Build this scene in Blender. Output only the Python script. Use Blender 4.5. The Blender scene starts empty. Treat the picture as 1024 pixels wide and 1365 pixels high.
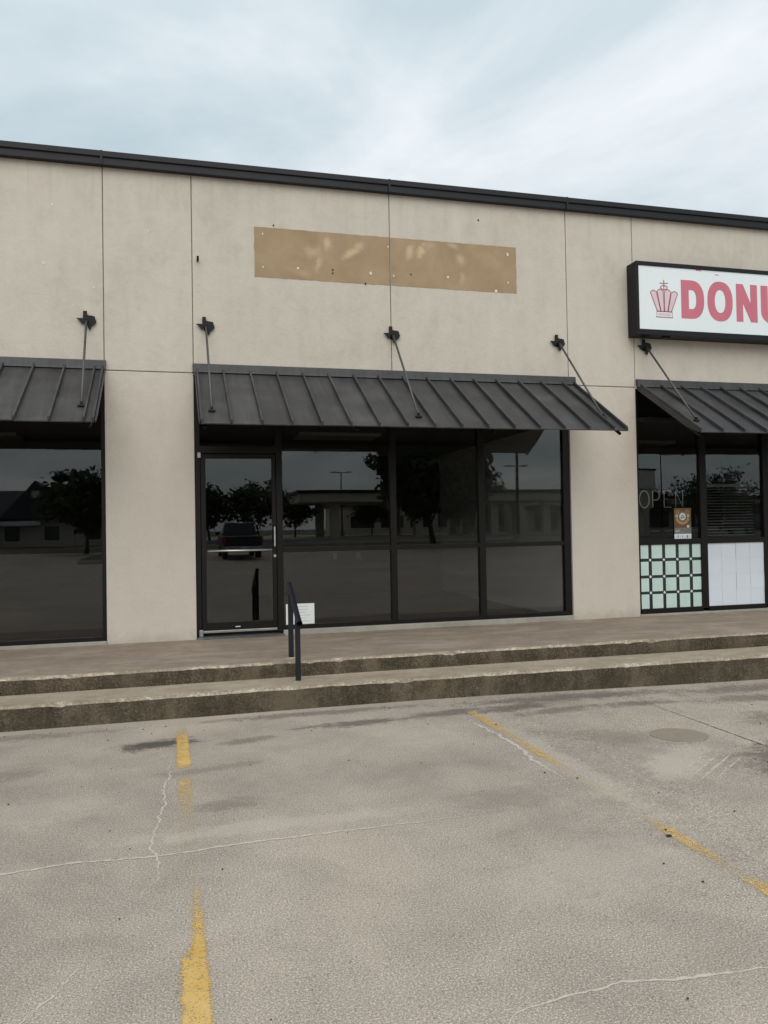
import bpy, math, random
from mathutils import Vector, Matrix, noise
S = bpy.context.scene
COL = S.collection
R = math.radians

# ------------------------------------------------------------------ camera
yaw, pitch, roll = 0.262286, 0.020348, -0.017748
fw = Vector((math.sin(yaw)*math.cos(pitch), math.cos(yaw)*math.cos(pitch), math.sin(pitch)))
rt = Vector((math.cos(yaw), -math.sin(yaw), 0)); up = rt.cross(fw)
c_, s_ = math.cos(roll), math.sin(roll)
rt, up = c_*rt + s_*up, -s_*rt + c_*up
cam = bpy.data.cameras.new('camera'); cam.sensor_fit = 'HORIZONTAL'; cam.sensor_width = 36
cam.lens = 36*1056.4/1024; cam.clip_end = 3000; cam.clip_start = 0.05
co = bpy.data.objects.new('camera', cam); COL.objects.link(co)
m = Matrix((rt, up, -fw)).transposed().to_4x4(); m.translation = Vector((0, -9.25, 1.6)); co.matrix_world = m
S.camera = co

# ------------------------------------------------------------------ world, sun, exposure
SUN_EL, SUN_AZ = R(44), R(186)      # azimuth measured clockwise from +Y
W = bpy.data.worlds.new('World'); S.world = W; W.use_nodes = True
nt = W.node_tree; nt.nodes.clear()
def wn(t, **k):
    n = nt.nodes.new(t)
    for a, b in k.items(): setattr(n, a, b)
    return n
sky = wn('ShaderNodeTexSky', sky_type='NISHITA', sun_disc=False, sun_elevation=SUN_EL, sun_rotation=SUN_AZ,
         air_density=1.0, dust_density=2.5, ozone_density=1.0)
bg1 = wn('ShaderNodeBackground'); bg1.inputs[1].default_value = 0.10
nt.links.new(sky.outputs[0], bg1.inputs[0])
tc = wn('ShaderNodeTexCoord')
sep = wn('ShaderNodeSeparateXYZ'); nt.links.new(tc.outputs['Generated'], sep.inputs[0])
def wmath(op, a, b=None):
    n = wn('ShaderNodeMath', operation=op)
    for i, q in enumerate((a, b)):
        if q is None: continue
        if isinstance(q, (int, float)): n.inputs[i].default_value = q
        else: nt.links.new(q, n.inputs[i])
    return n.outputs[0]
zz = wmath('ADD', wmath('MAXIMUM', sep.outputs[2], 0.0), 0.22)
cmb = wn('ShaderNodeCombineXYZ')
nt.links.new(wmath('DIVIDE', sep.outputs[0], zz), cmb.inputs[0]); nt.links.new(wmath('DIVIDE', sep.outputs[1], zz), cmb.inputs[1])
cmb.inputs[2].default_value = 6.1
n1 = wn('ShaderNodeTexNoise'); n1.inputs['Scale'].default_value = 1.3; n1.inputs['Detail'].default_value = 7; n1.inputs['Roughness'].default_value = 0.56
n1.inputs['Distortion'].default_value = 0.35
nt.links.new(cmb.outputs[0], n1.inputs['Vector'])
rp = wn('ShaderNodeValToRGB'); nt.links.new(n1.outputs[0], rp.inputs[0])
rp.color_ramp.elements[0].position = 0.34; rp.color_ramp.elements[0].color = (0.46, 0.57, 0.62, 1)
rp.color_ramp.elements[1].position = 0.66; rp.color_ramp.elements[1].color = (0.83, 0.87, 0.90, 1)
e = rp.color_ramp.elements.new(0.48); e.color = (0.60, 0.685, 0.725, 1)
bg2 = wn('ShaderNodeBackground'); nt.links.new(rp.outputs[0], bg2.inputs[0])
# overcast luminance: the zenith of a cloud deck is brighter than its horizon
nt.links.new(wmath('ADD', wmath('MULTIPLY', wmath('MAXIMUM', sep.outputs[2], 0.0), 0.35), 0.97), bg2.inputs[1])
mx = wn('ShaderNodeMixShader'); mx.inputs[0].default_value = 0.88
nt.links.new(bg1.outputs[0], mx.inputs[1]); nt.links.new(bg2.outputs[0], mx.inputs[2])
out = wn('ShaderNodeOutputWorld'); nt.links.new(mx.outputs[0], out.inputs[0])

sl = bpy.data.lights.new('sun', 'SUN'); sl.energy = 1.5; sl.angle = R(60); sl.color = (1.0, 0.965, 0.91)
so = bpy.data.objects.new('sun', sl); COL.objects.link(so)
sd = Vector((math.sin(SUN_AZ)*math.cos(SUN_EL), math.cos(SUN_AZ)*math.cos(SUN_EL), math.sin(SUN_EL)))
so.rotation_euler = sd.to_track_quat('Z', 'Y').to_euler()
S.view_settings.view_transform = 'Standard'; S.view_settings.look = 'None'
S.view_settings.exposure = 0.05; S.view_settings.gamma = 1.0; S.view_settings.use_curve_mapping = False
S.cycles.max_bounces = 8; S.cycles.transparent_max_bounces = 24

# ------------------------------------------------------------------ helpers
random.seed(7)
class NT:
    def __init__(s, name):
        s.m = bpy.data.materials.new(name); s.m.use_nodes = True; s.t = s.m.node_tree; s.t.nodes.clear()
        s.out = s.t.nodes.new('ShaderNodeOutputMaterial'); s._tc = None
    def n(s, t, **k):
        q = s.t.nodes.new(t)
        for a, b in k.items(): setattr(q, a, b)
        return q
    def set(s, sock, val):
        if hasattr(val, 'is_output') or isinstance(val, bpy.types.NodeSocket): s.t.links.new(val, sock)
        elif isinstance(val, (tuple, list)) and len(val) == 3 and sock.type == 'RGBA': sock.default_value = (*val, 1)
        else: sock.default_value = val
    def tc(s, scale=(1, 1, 1), kind='Object', rand=False):
        a = s.n('ShaderNodeTexCoord').outputs[kind]
        if rand:
            oi = s.n('ShaderNodeObjectInfo'); v = s.n('ShaderNodeVectorMath', operation='MULTIPLY_ADD')
            cm = s.n('ShaderNodeCombineXYZ')
            for i in range(3): s.t.links.new(oi.outputs['Random'], cm.inputs[i])
            s.t.links.new(cm.outputs[0], v.inputs[0]); v.inputs[1].default_value = (37, 53, 71); s.t.links.new(a, v.inputs[2]); a = v.outputs[0]
        mp = s.n('ShaderNodeMapping'); s.t.links.new(a, mp.inputs[0]); mp.inputs['Scale'].default_value = scale
        return mp.outputs[0]
    def noise(s, vec, scale, detail=4, rough=0.55, dist=0.0):
        q = s.n('ShaderNodeTexNoise'); s.t.links.new(vec, q.inputs['Vector'])
        q.inputs['Scale'].default_value = scale; q.inputs['Detail'].default_value = detail
        q.inputs['Roughness'].default_value = rough; q.inputs['Distortion'].default_value = dist
        return q.outputs[0]
    def voro(s, vec, scale, feature='F1', out='Distance'):
        q = s.n('ShaderNodeTexVoronoi', feature=feature); s.t.links.new(vec, q.inputs['Vector']); q.inputs['Scale'].default_value = scale
        return q.outputs[out]
    def math(s, op, a, b=0.0, c=0.0, clamp=False):
        q = s.n('ShaderNodeMath', operation=op); q.use_clamp = clamp
        for i, x in enumerate((a, b, c)): s.set(q.inputs[i], x)
        return q.outputs[0]
    def ramp(s, fac, stops, interp='LINEAR'):
        q = s.n('ShaderNodeValToRGB'); s.t.links.new(fac, q.inputs[0]); cr = q.color_ramp; cr.interpolation = interp
        while len(cr.elements) < len(stops): cr.elements.new(0.5)
        for el, (p, c) in zip(cr.elements, stops):
            el.position = p; el.color = (*c, 1) if isinstance(c, (tuple, list)) else (c, c, c, 1)
        return q.outputs[0]
    def rng(s, v, a, b, c=0.0, d=1.0):
        q = s.n('ShaderNodeMapRange'); q.clamp = True; q.interpolation_type = 'SMOOTHSTEP'
        for i, x in enumerate((v, a, b, c, d)): s.set(q.inputs[i], x)
        return q.outputs[0]
    def mix(s, f, a, b, mode='MIX'):
        q = s.n('ShaderNodeMix', data_type='RGBA', blend_type=mode)
        s.set(q.inputs['Factor'], f); s.set(q.inputs[6], a); s.set(q.inputs[7], b)
        return q.outputs[2]
    def bump(s, h, strength, dist, normal=None):
        q = s.n('ShaderNodeBump'); s.t.links.new(h, q.inputs['Height']); q.inputs['Strength'].default_value = strength; q.inputs['Distance'].default_value = dist
        if normal is not None: s.t.links.new(normal, q.inputs['Normal'])
        return q.outputs[0]
    def bsdf(s, color, rough=0.6, metal=0.0, normal=None, spec=0.5, alpha=None):
        q = s.n('ShaderNodeBsdfPrincipled')
        s.set(q.inputs['Base Color'], color); s.set(q.inputs['Roughness'], rough); s.set(q.inputs['Metallic'], metal)
        s.set(q.inputs['Specular IOR Level'], spec)
        if normal is not None: s.t.links.new(normal, q.inputs['Normal'])
        if alpha is not None: s.set(q.inputs['Alpha'], alpha)
        s.t.links.new(q.outputs[0], s.out.inputs[0]); return s.m
    def sepxyz(s, v):
        q = s.n('ShaderNodeSeparateXYZ'); s.t.links.new(v, q.inputs[0]); return q.outputs

def simple(name, color, rough=0.6, metal=0.0, var=0.12, scale=6.0, bump=0.0, spec=0.5, rvar=0.1):
    a = NT(name); v = a.tc(rand=True)
    n = a.noise(v, scale, 5, 0.6); f = a.noise(v, scale*14, 3, 0.6)
    k = a.math('MULTIPLY_ADD', n, 2*var, 1-var); k = a.math('MULTIPLY_ADD', f, var, a.math('SUBTRACT', k, var*0.5))
    col = a.mix(1.0, color, k, 'MULTIPLY')
    rr = a.math('MULTIPLY_ADD', n, 2*rvar, rough-rvar)
    nm = a.bump(f, bump, 0.004) if bump else None
    return a.bsdf(col, rr, metal, nm, spec)

class MB:
    def __init__(s): s.v = []; s.f = []; s.mi = []; s.sm = False
    def box(s, x0, x1, y0, y1, z0, z1, mi=0):
        b = len(s.v); s.v += [(x, y, z) for z in (z0, z1) for y in (y0, y1) for x in (x0, x1)]
        for q in ((0,2,3,1),(4,5,7,6),(0,1,5,4),(2,6,7,3),(0,4,6,2),(1,3,7,5)): s.f.append(tuple(b+i for i in q)); s.mi.append(mi)
        return s
    def hull8(s, pts, mi=0):      # pts ordered like box
        b = len(s.v); s.v += [tuple(p) for p in pts]
        for q in ((0,2,3,1),(4,5,7,6),(0,1,5,4),(2,6,7,3),(0,4,6,2),(1,3,7,5)): s.f.append(tuple(b+i for i in q)); s.mi.append(mi)
        return s
    def prism(s, poly, f0, f1, mi=0):   # poly list of 2d; f0/f1: map (a,b)->3d for back/front
        b = len(s.v); n = len(poly); s.v += [f0(*p) for p in poly] + [f1(*p) for p in poly]
        s.f.append(tuple(b+i for i in range(n))[::-1]); s.f.append(tuple(b+n+i for i in range(n))); s.mi += [mi, mi]
        for i in range(n):
            j = (i+1) % n; s.f.append((b+i, b+j, b+n+j, b+n+i)); s.mi.append(mi)
        return s
    def xz(s, poly, y0, y1, mi=0): return s.prism(poly, lambda a, c: (a, y1, c), lambda a, c: (a, y0, c), mi)
    def yz(s, poly, x0, x1, mi=0): return s.prism(poly, lambda a, c: (x0, a, c), lambda a, c: (x1, a, c), mi)
    def tube(s, pts, rad, n=10, cap=True, mi=0):
        pts = [Vector(p) for p in pts]; b = len(s.v)
        rs = rad if isinstance(rad, (list, tuple)) else [rad]*len(pts)
        u = None
        for i, p in enumerate(pts):
            d = (pts[min(i+1, len(pts)-1)] - pts[max(i-1, 0)]).normalized()
            if u is None: u = d.orthogonal().normalized()
            u = (u - d*u.dot(d)).normalized(); w = d.cross(u)
            for k in range(n):
                a = 2*math.pi*k/n; s.v.append(tuple(p + (u*math.cos(a) + w*math.sin(a))*rs[i]))
        for i in range(len(pts)-1):
            for k in range(n):
                k2 = (k+1) % n; s.f.append((b+i*n+k, b+i*n+k2, b+(i+1)*n+k2, b+(i+1)*n+k)); s.mi.append(mi)
        if cap:
            s.f.append(tuple(b+k for k in range(n))[::-1]); e = b+(len(pts)-1)*n; s.f.append(tuple(e+k for k in range(n))); s.mi += [mi, mi]
        return s
    def mesh(s, name, mats, smooth=False):
        me = bpy.data.meshes.new(name); me.from_pydata(s.v, [], s.f); 
        for q in (mats if isinstance(mats, (list, tuple)) else [mats]): me.materials.append(q)
        me.polygons.foreach_set('material_index', s.mi)
        if smooth: me.polygons.foreach_set('use_smooth', [True]*len(s.f))
        me.update(); return me
    def build(s, name, mats, parent=None, loc=None, smooth=False, bevel=0.0, seg=2):
        o = bpy.data.objects.new(name, s.mesh(name, mats, smooth)); COL.objects.link(o)
        if parent is not None: o.parent = parent
        if loc is not None: o.location = loc
        if bevel:
            bv = o.modifiers.new('bevel', 'BEVEL'); bv.width = bevel; bv.segments = seg; bv.limit_method = 'ANGLE'; bv.angle_limit = R(40)
        return o
def box(name, d, mat, parent=None, bevel=0.0): return MB().box(*d).build(name, mat, parent, bevel=bevel)
def empty(name, loc, label, cat, group=None, rz=0):
    o = bpy.data.objects.new(name, None); COL.objects.link(o); o.location = loc; o.rotation_euler = (0, 0, rz); o.empty_display_size = 0.2
    tag(o, label, cat, group); return o
def tag(o, label, cat, group=None):
    o['label'] = label; o['category'] = cat
    if group: o['group'] = group
    return o
def struct(o): o['kind'] = 'structure'; return o
def inst(src, name, parent=None, loc=(0, 0, 0), rot=(0, 0, 0), scale=None):
    o = bpy.data.objects.new(name, src.data); COL.objects.link(o); o.parent = parent; o.location = loc; o.rotation_euler = rot
    if scale: o.scale = scale
    for md in src.modifiers:
        if md.type == 'BEVEL':
            b = o.modifiers.new('bevel', 'BEVEL'); b.width = md.width; b.segments = md.segments; b.limit_method = 'ANGLE'; b.angle_limit = md.angle_limit
    return o
def sstep(a, b, x): t = max(0, min(1, (x-a)/(b-a))); return t*t*(3-2*t)
def gz(x, y):                      # the lot falls a little to the right and climbs towards the street
    return -0.045*sstep(2, 6.5, x) + 0.3*sstep(-22, -42, y) + 0.5*sstep(-40, -75, y)

# ------------------------------------------------------------------ materials
def mat_wall():
    a = NT('painted_stucco'); v = a.tc(); vs = a.tc((1, 1, 0.22))
    big = a.noise(v, 0.9, 6, 0.6, 0.6); streak = a.noise(vs, 5.0, 5, 0.6, 0.3); med = a.noise(v, 7, 6, 0.65, 0.8); fine = a.noise(v, 130, 3, 0.6)
    k = a.math('ADD', a.math('MULTIPLY', big, 0.20), a.math('MULTIPLY', streak, 0.14)); k = a.math('ADD', k, a.math('MULTIPLY', med, 0.15)); k = a.math('ADD', k, a.math('MULTIPLY', fine, 0.05))
    col = a.ramp(k, [(0.17, (0.46, 0.414, 0.35)), (0.265, (0.563, 0.51, 0.437)), (0.36, (0.622, 0.57, 0.495))])
    # rain-washed, slightly greyer paint on the lower wall, splash dirt at the foot
    z = a.sepxyz(v)[2]
    col = a.mix(a.math('MULTIPLY', a.rng(a.math('ADD', z, a.math('MULTIPLY', big, 1.2)), 4.4, 2.6), 0.45), col, (0.605, 0.55, 0.48))
    dirt = a.math('MULTIPLY', a.rng(a.math('ADD', z, a.math('MULTIPLY', med, 0.25)), 0.66, 0.46), 0.45)
    col = a.mix(dirt, col, (0.34, 0.30, 0.24))
    run = a.math('MULTIPLY', a.rng(a.noise(a.tc((1, 1, 0.05)), 7.0, 5, 0.65, 0.2), 0.52, 0.72), a.rng(a.math('ADD', z, a.math('MULTIPLY', streak, 0.9)), 5.3, 6.2)); col = a.mix(a.math('MULTIPLY', run, 0.22), col, (0.30, 0.26, 0.21))
    spot = a.math('MULTIPLY', a.rng(a.noise(v, 34, 2, 0.5), 0.73, 0.80), 0.2); col = a.mix(spot, col, (0.36, 0.31, 0.25))
    h = a.math('ADD', a.math('MULTIPLY', med, 0.7), a.math('MULTIPLY', fine, 0.35)); h = a.math('ADD', h, a.math('MULTIPLY', a.noise(v, 28, 4, 0.6), 0.5))
    return a.bsdf(col, 0.82, 0, a.bump(h, 0.5, 0.012), 0.25)
M_wall = mat_wall()
def mat_patch():
    a = NT('bare_concrete_under_sign'); v = a.tc()
    n = a.noise(v, 2.2, 6, 0.6, 0.8); f = a.noise(v, 60, 4, 0.6)
    col = a.ramp(n, [(0.3, (0.32, 0.232, 0.143)), (0.5, (0.375, 0.275, 0.172)), (0.7, (0.43, 0.32, 0.205))])
    col = a.mix(a.math('MULTIPLY', f, 0.3), col, (0.32, 0.22, 0.13))
    p = a.n('ShaderNodeVectorMath', operation='MULTIPLY'); a.t.links.new(v, p.inputs[0]); p.inputs[1].default_value = (1, 0, 1)
    wob = a.noise(v, 12, 7, 0.72, 0.8); acc = None
    for (x, z, r1, r2, an, amt) in [(1.66,4.9,.16,.10,.3,.35),(1.84,5.01,.07,.10,.2,.55),(1.73,4.76,.06,.16,-.3,.45),(2.13,4.92,.17,.06,.55,.6),(2.23,5.0,.09,.07,.5,.5),(2.87,4.99,.07,.13,-.45,.55),(3.01,5.0,.07,.14,-.45,.6),(3.12,5.08,.12,.06,.2,.25),(3.43,5.11,.12,.05,-.3,.4),(3.54,4.94,.09,.12,.2,.45),(3.55,4.71,.05,.12,0,.3),(1.55,4.63,.2,.05,-.3,.2)]:
        q = a.n('ShaderNodeVectorMath', operation='SUBTRACT'); a.t.links.new(p.outputs[0], q.inputs[0]); q.inputs[1].default_value = (x, 0, z)
        mp = a.n('ShaderNodeMapping', vector_type='TEXTURE'); a.t.links.new(q.outputs[0], mp.inputs[0]); mp.inputs['Rotation'].default_value = (0, -an, 0); mp.inputs['Scale'].default_value = (r1, 1, r2)
        l = a.n('ShaderNodeVectorMath', operation='LENGTH'); a.t.links.new(mp.outputs[0], l.inputs[0])
        d = a.math('MULTIPLY', a.rng(a.math('ADD', l.outputs['Value'], a.math('MULTIPLY', wob, 2.0)), 2.1, 1.0), amt)
        acc = d if acc is None else a.math('MAXIMUM', acc, d)
    col = a.mix(acc, col, (0.68, 0.54, 0.35))
    return a.bsdf(col, 0.9, 0, a.bump(a.math('ADD', f, n), 0.3, 0.006), 0.2)
M_patch = mat_patch()
M_coping = simple('black_coping_metal', (0.014, 0.014, 0.017), 0.45, 0, 0.15, 2.0, spec=0.25)
M_joint = simple('joint_sealant', (0.26, 0.225, 0.18), 0.9)
def mat_awning():
    a = NT('charcoal_awning_metal'); v = a.tc(); vr = a.tc(rand=True)
    n = a.noise(vr, 2.5, 5, 0.6, 0.4); st = a.noise(a.tc((6, 0.5, 0.5)), 3.0, 4, 0.6); f = a.noise(v, 90, 3, 0.6)
    k = a.math('ADD', a.math('MULTIPLY', n, 0.6), a.math('MULTIPLY', st, 0.4))
    col = a.ramp(k, [(0.36, (0.028, 0.027, 0.028)), (0.5, (0.045, 0.044, 0.045)), (0.64, (0.068, 0.066, 0.066))])
    col = a.mix(a.math('MULTIPLY', a.rng(a.noise(v, 23, 3, 0.6), 0.70, 0.78), 0.25), col, (0.20, 0.19, 0.17))
    oi = a.n('ShaderNodeObjectInfo'); col = a.mix(1.0, col, a.math('MULTIPLY_ADD', oi.outputs['Random'], 0.26, 0.86), 'MULTIPLY')
    oil = a.noise(vr, 1.8, 3, 0.5)
    return a.bsdf(col, a.math('MULTIPLY_ADD', k, 0.2, 0.38), 0.0, a.bump(a.math('ADD', oil, a.math('MULTIPLY', f, 0.02)), 0.25, 0.03), 0.4)
M_awn = mat_awning()
M_black = simple('black_powder_coat', (0.009, 0.009, 0.010), 0.5, 0, 0.2, 8, spec=0.25)
M_rod = simple('galvanised_rod', (0.10, 0.095, 0.09), 0.45, 0.5, 0.2, 8)
M_frame = simple('dark_bronze_aluminium', (0.0105, 0.0085, 0.0075), 0.4, 0, 0.25, 3.0, rvar=0.08, spec=0.22)
M_alu = simple('worn_aluminium', (0.42, 0.41, 0.40), 0.35, 0.9, 0.25, 12)
M_chrome = simple('brushed_metal', (0.62, 0.60, 0.56), 0.3, 0.9, 0.1, 20)
M_white = simple('white_plastic', (0.72, 0.73, 0.72), 0.5, 0, 0.06, 9)
def mat_glass(name, tint, rough=0.0):
    a = NT(name)
    g = a.n('ShaderNodeNewGeometry'); d = a.n('ShaderNodeVectorMath', operation='DOT_PRODUCT')
    a.t.links.new(g.outputs['Incoming'], d.inputs[0]); a.t.links.new(g.outputs['Normal'], d.inputs[1])
    c = a.math('ABSOLUTE', d.outputs['Value']); k = a.math('POWER', a.math('SUBTRACT', 1.0, c), 5.0)
    F = a.math('MULTIPLY_ADD', k, 0.94, 0.058)
    wav = a.noise(a.tc(), 1.1, 2, 0.4); nm = a.bump(wav, 0.02, 0.02)
    gl = a.n('ShaderNodeBsdfGlossy'); gl.inputs['Roughness'].default_value = rough; gl.inputs['Color'].default_value = (1, 1, 1, 1); a.t.links.new(nm, gl.inputs['Normal'])
    tr = a.n('ShaderNodeBsdfTransparent'); tr.inputs[0].default_value = (*tint, 1)
    mxs = a.n('ShaderNodeMixShader'); a.t.links.new(F, mxs.inputs[0]); a.t.links.new(tr.outputs[0], mxs.inputs[1]); a.t.links.new(gl.outputs[0], mxs.inputs[2])
    a.t.links.new(mxs.outputs[0], a.out.inputs[0]); return a.m
M_glass = mat_glass('tinted_storefront_glass', (0.765, 0.77, 0.765))

def mat_lot():
    a = NT('weathered_concrete_lot'); v = a.tc()
    x, y, z = a.sepxyz(v)
    big = a.noise(v, 0.35, 6, 0.6, 0.6); med = a.noise(v, 2.3, 6, 0.62, 0.5); grain = a.math('ADD', a.math('MULTIPLY', a.noise(v, 118, 3, 0.85), 0.66), a.math('MULTIPLY', a.noise(v, 260, 2, 0.8), 0.34)); fine = a.noise(v, 230, 2, 0.6)
    col = a.ramp(grain, [(0.29, (0.035, 0.028, 0.022)), (0.42, (0.235, 0.194, 0.157)), (0.53, (0.395, 0.333, 0.278)), (0.65, (0.86, 0.76, 0.655))])
    wc = a.voro(v, 42, 'F1', 'Color'); ws = a.sepxyz(wc)[0]; wd = a.voro(v, 42)
    peb = a.math('MULTIPLY', a.rng(ws, 0.80, 0.86), a.rng(wd, 0.42, 0.22)); col = a.mix(a.math('MULTIPLY', peb, 0.25), col, (0.55, 0.46, 0.36))
    pebd = a.math('MULTIPLY', a.rng(ws, 0.13, 0.07), a.rng(wd, 0.36, 0.2)); col = a.mix(a.math('MULTIPLY', pebd, 0.4), col, (0.10, 0.085, 0.07))
    t = a.math('ADD', a.math('MULTIPLY', big, 0.55), a.math('MULTIPLY', med, 0.45))
    col = a.mix(1.0, col, a.ramp(t, [(0.32, 0.74), (0.5, 1.0), (0.66, 1.2)]), 'MULTIPLY')
    col = a.mix(a.math('MULTIPLY', a.rng(big, 0.52, 0.68), 0.28), col, (0.50, 0.405, 0.30))
    # stains: grime beside the step and in parking bays, scoured pale areas
    p = a.n('ShaderNodeVectorMath', operation='MULTIPLY'); a.t.links.new(v, p.inputs[0]); p.inputs[1].default_value = (1, 1, 0)
    wob = a.math('ADD', a.math('MULTIPLY', a.noise(v, 4.0, 9, 0.8, 1.6), 1.2), a.math('MULTIPLY', a.math('SUBTRACT', a.noise(a.tc((1.2, 3.2, 1)), 4.0, 6, 0.7, 0.8), 0.5), 0.8))
    def blob(cx, cy, rx, ry, an, soft=0.55):
        q = a.n('ShaderNodeVectorMath', operation='SUBTRACT'); a.t.links.new(p.outputs[0], q.inputs[0]); q.inputs[1].default_value = (cx, cy, 0)
        mp = a.n('ShaderNodeMapping', vector_type='TEXTURE'); a.t.links.new(q.outputs[0], mp.inputs[0]); mp.inputs['Rotation'].default_value = (0, 0, an); mp.inputs['Scale'].default_value = (rx, ry, 1)
        l = a.n('ShaderNodeVectorMath', operation='LENGTH'); a.t.links.new(mp.outputs[0], l.inputs[0])
        return a.rng(a.math('ADD', l.outputs['Value'], a.math('ADD', a.math('MULTIPLY', wob, 1.7), a.math('MULTIPLY', a.math('SUBTRACT', grain, .5), 1.6))), 1.95, 1.95-soft*1.1)
    def stains(lst):
        acc = None
        for (*b, amt) in lst:
            d = a.math('MULTIPLY', blob(*b), amt); acc = d if acc is None else a.math('MAXIMUM', acc, d)
        return acc
    dark = stains([(-1.6,-2.45,1.6,.16,0,.35),(1.2,-2.4,1.4,.13,0,.45),(3.6,-2.5,1.6,.2,0,.55),(5.6,-2.6,1.5,.25,0,.5),(4.15,-4.55,.7,.3,.35,.6),(4.9,-3.7,.6,.35,.2,.4),(2.9,-2.75,.6,.2,.2,.6),(-.1,-3.0,.42,.20,.1,.8),(.55,-3.1,.35,.12,.2,.4),(1.5,-2.85,.75,.14,.05,.6),(2.3,-2.75,.5,.16,.1,.55),(3.2,-2.95,.55,.15,.15,.45),(4.0,-2.9,.7,.14,0,.5),(5.2,-3.0,.8,.2,0,.45),
                   (-1.2,-3.5,.5,.2,.1,.25),(.3,-4.5,.28,.16,.2,.35),(4.0,-4.9,.5,.35,.3,.6),(3.3,-3.9,.9,.3,-.5,.25),(.25,-3.75,.5,.12,.15,.3),(1.9,-4.9,.6,.3,.2,.18)])
    col = a.mix(a.math('MULTIPLY', dark, 1.25, 0.0, True), col, (0.10, 0.085, 0.07))
    pale = stains([(3.3,-4.55,.6,.22,.65,.45),(1.9,-5.9,.7,.4,.2,.25),(.5,-4.9,1.2,.12,.0,.3),(-.9,-4.3,.8,.3,.1,.2),(2.55,-4.4,.15,1.6,0,.3),(1.75,-3.4,.5,.4,0,.2)])
    col = a.mix(pale, col, (0.55, 0.48, 0.41))
    vd = a.n('ShaderNodeTexVoronoi'); wv = a.n('ShaderNodeVectorMath', operation='ADD'); wn_ = a.n('ShaderNodeTexNoise'); a.t.links.new(v, wn_.inputs['Vector']); wn_.inputs['Scale'].default_value = 14; wn_.inputs['Detail'].default_value = 4
    wsx = a.n('ShaderNodeVectorMath', operation='SCALE'); a.t.links.new(wn_.outputs['Color'], wsx.inputs[0]); wsx.inputs['Scale'].default_value = 0.09
    a.t.links.new(p.outputs[0], wv.inputs[0]); a.t.links.new(wsx.outputs[0], wv.inputs[1]); a.t.links.new(wv.outputs[0], vd.inputs['Vector']); vd.inputs['Scale'].default_value = 2.3
    cc = a.sepxyz(vd.outputs['Color']); oil = a.math('MULTIPLY', a.rng(vd.outputs['Distance'], a.math('MULTIPLY', cc[1], 0.16), a.math('MULTIPLY', cc[1], 0.05)), a.rng(cc[0], 0.66, 0.72))
    col = a.mix(a.math('MULTIPLY', oil, 0.42), col, (0.10, 0.085, 0.07))
    h = a.math('ADD', grain, a.math('MULTIPLY', peb, 0.4)); return a.bsdf(col, 0.88, 0, a.bump(h, 0.10, 0.004), 0.25)
M_lot = mat_lot()
def mat_conc(name, c0, c1, c2, sc=70, dirt=None, vert=False, bump=0.5):
    a = NT(name); v = a.tc(); vs = a.tc((1, 1, 0.3) if vert else (0.55, 1.2, 1))
    g = a.noise(v, sc, 4, 0.7); s = a.noise(vs, 3.0, 6, 0.65, 0.5); med = a.noise(v, 9, 5, 0.65)
    k = a.math('ADD', a.math('MULTIPLY', g, 0.45), a.math('ADD', a.math('MULTIPLY', s, 0.35), a.math('MULTIPLY', med, 0.2)))
    col = a.ramp(k, [(0.36, c0), (0.5, c1), (0.64, c2)])
    wc = a.voro(v, 55, 'F1', 'Color'); peb = a.math('MULTIPLY', a.rng(a.sepxyz(wc)[1], 0.72, 0.8), a.rng(a.voro(v, 55), 0.42, 0.25))
    col = a.mix(a.math('MULTIPLY', a.math('MULTIPLY', peb, med), 0.5 if vert else 0.2), col, (0.36, 0.30, 0.22))
    if dirt: col = a.mix(a.math('MULTIPLY', a.rng(s, 0.5, 0.68), 0.8), col, dirt)
    return a.bsdf(col, 0.88, 0, a.bump(a.math('ADD', g, a.math('MULTIPLY', peb, 0.5)), bump, 0.012), 0.2)
M_walk = mat_conc('brown_grey_walk_concrete', (0.205, 0.160, 0.122), (0.29, 0.232, 0.18), (0.39, 0.32, 0.25), 80, (0.37, 0.305, 0.24), bump=0.3)
M_tread = mat_conc('tan_step_concrete', (0.25, 0.20, 0.145), (0.37, 0.305, 0.23), (0.50, 0.43, 0.335), 80)
M_lip = mat_conc('chipped_edge_concrete', (0.19, 0.15, 0.105), (0.335, 0.275, 0.205), (0.72, 0.63, 0.51), 38)
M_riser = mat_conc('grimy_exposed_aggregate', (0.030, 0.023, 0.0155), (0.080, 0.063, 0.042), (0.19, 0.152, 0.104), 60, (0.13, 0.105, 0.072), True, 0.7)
M_sill = mat_conc('pale_sill_concrete', (0.26, 0.24, 0.21), (0.36, 0.335, 0.29), (0.46, 0.43, 0.38), 80)
def mat_crack(name, c, lo):
    a = NT(name); v = a.tc(); n = a.math('ADD', a.math('MULTIPLY', a.noise(v, 120, 3, 0.75), 0.5), a.math('MULTIPLY', a.noise(v, 9, 4, 0.65), 0.5))
    return a.bsdf(a.mix(n, (c[0]*.7, c[1]*.7, c[2]*.68), (c[0]*1.25, c[1]*1.25, c[2]*1.25)), 0.9, 0, None, 0.2, a.math('MULTIPLY', a.rng(n, lo, lo+.12), 0.85))
M_crack = mat_crack('pale_crack_filler', (0.62, 0.555, 0.485), .33); M_scuff = mat_crack('pale_scuff', (0.60, 0.53, 0.44), .38)
M_groove = simple('dirt_in_joint', (0.09, 0.08, 0.065), 0.95)
M_disc = mat_conc('smooth_grey_patch', (0.235, 0.195, 0.15), (0.275, 0.228, 0.178), (0.31, 0.262, 0.205), 60, bump=0.2)
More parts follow.
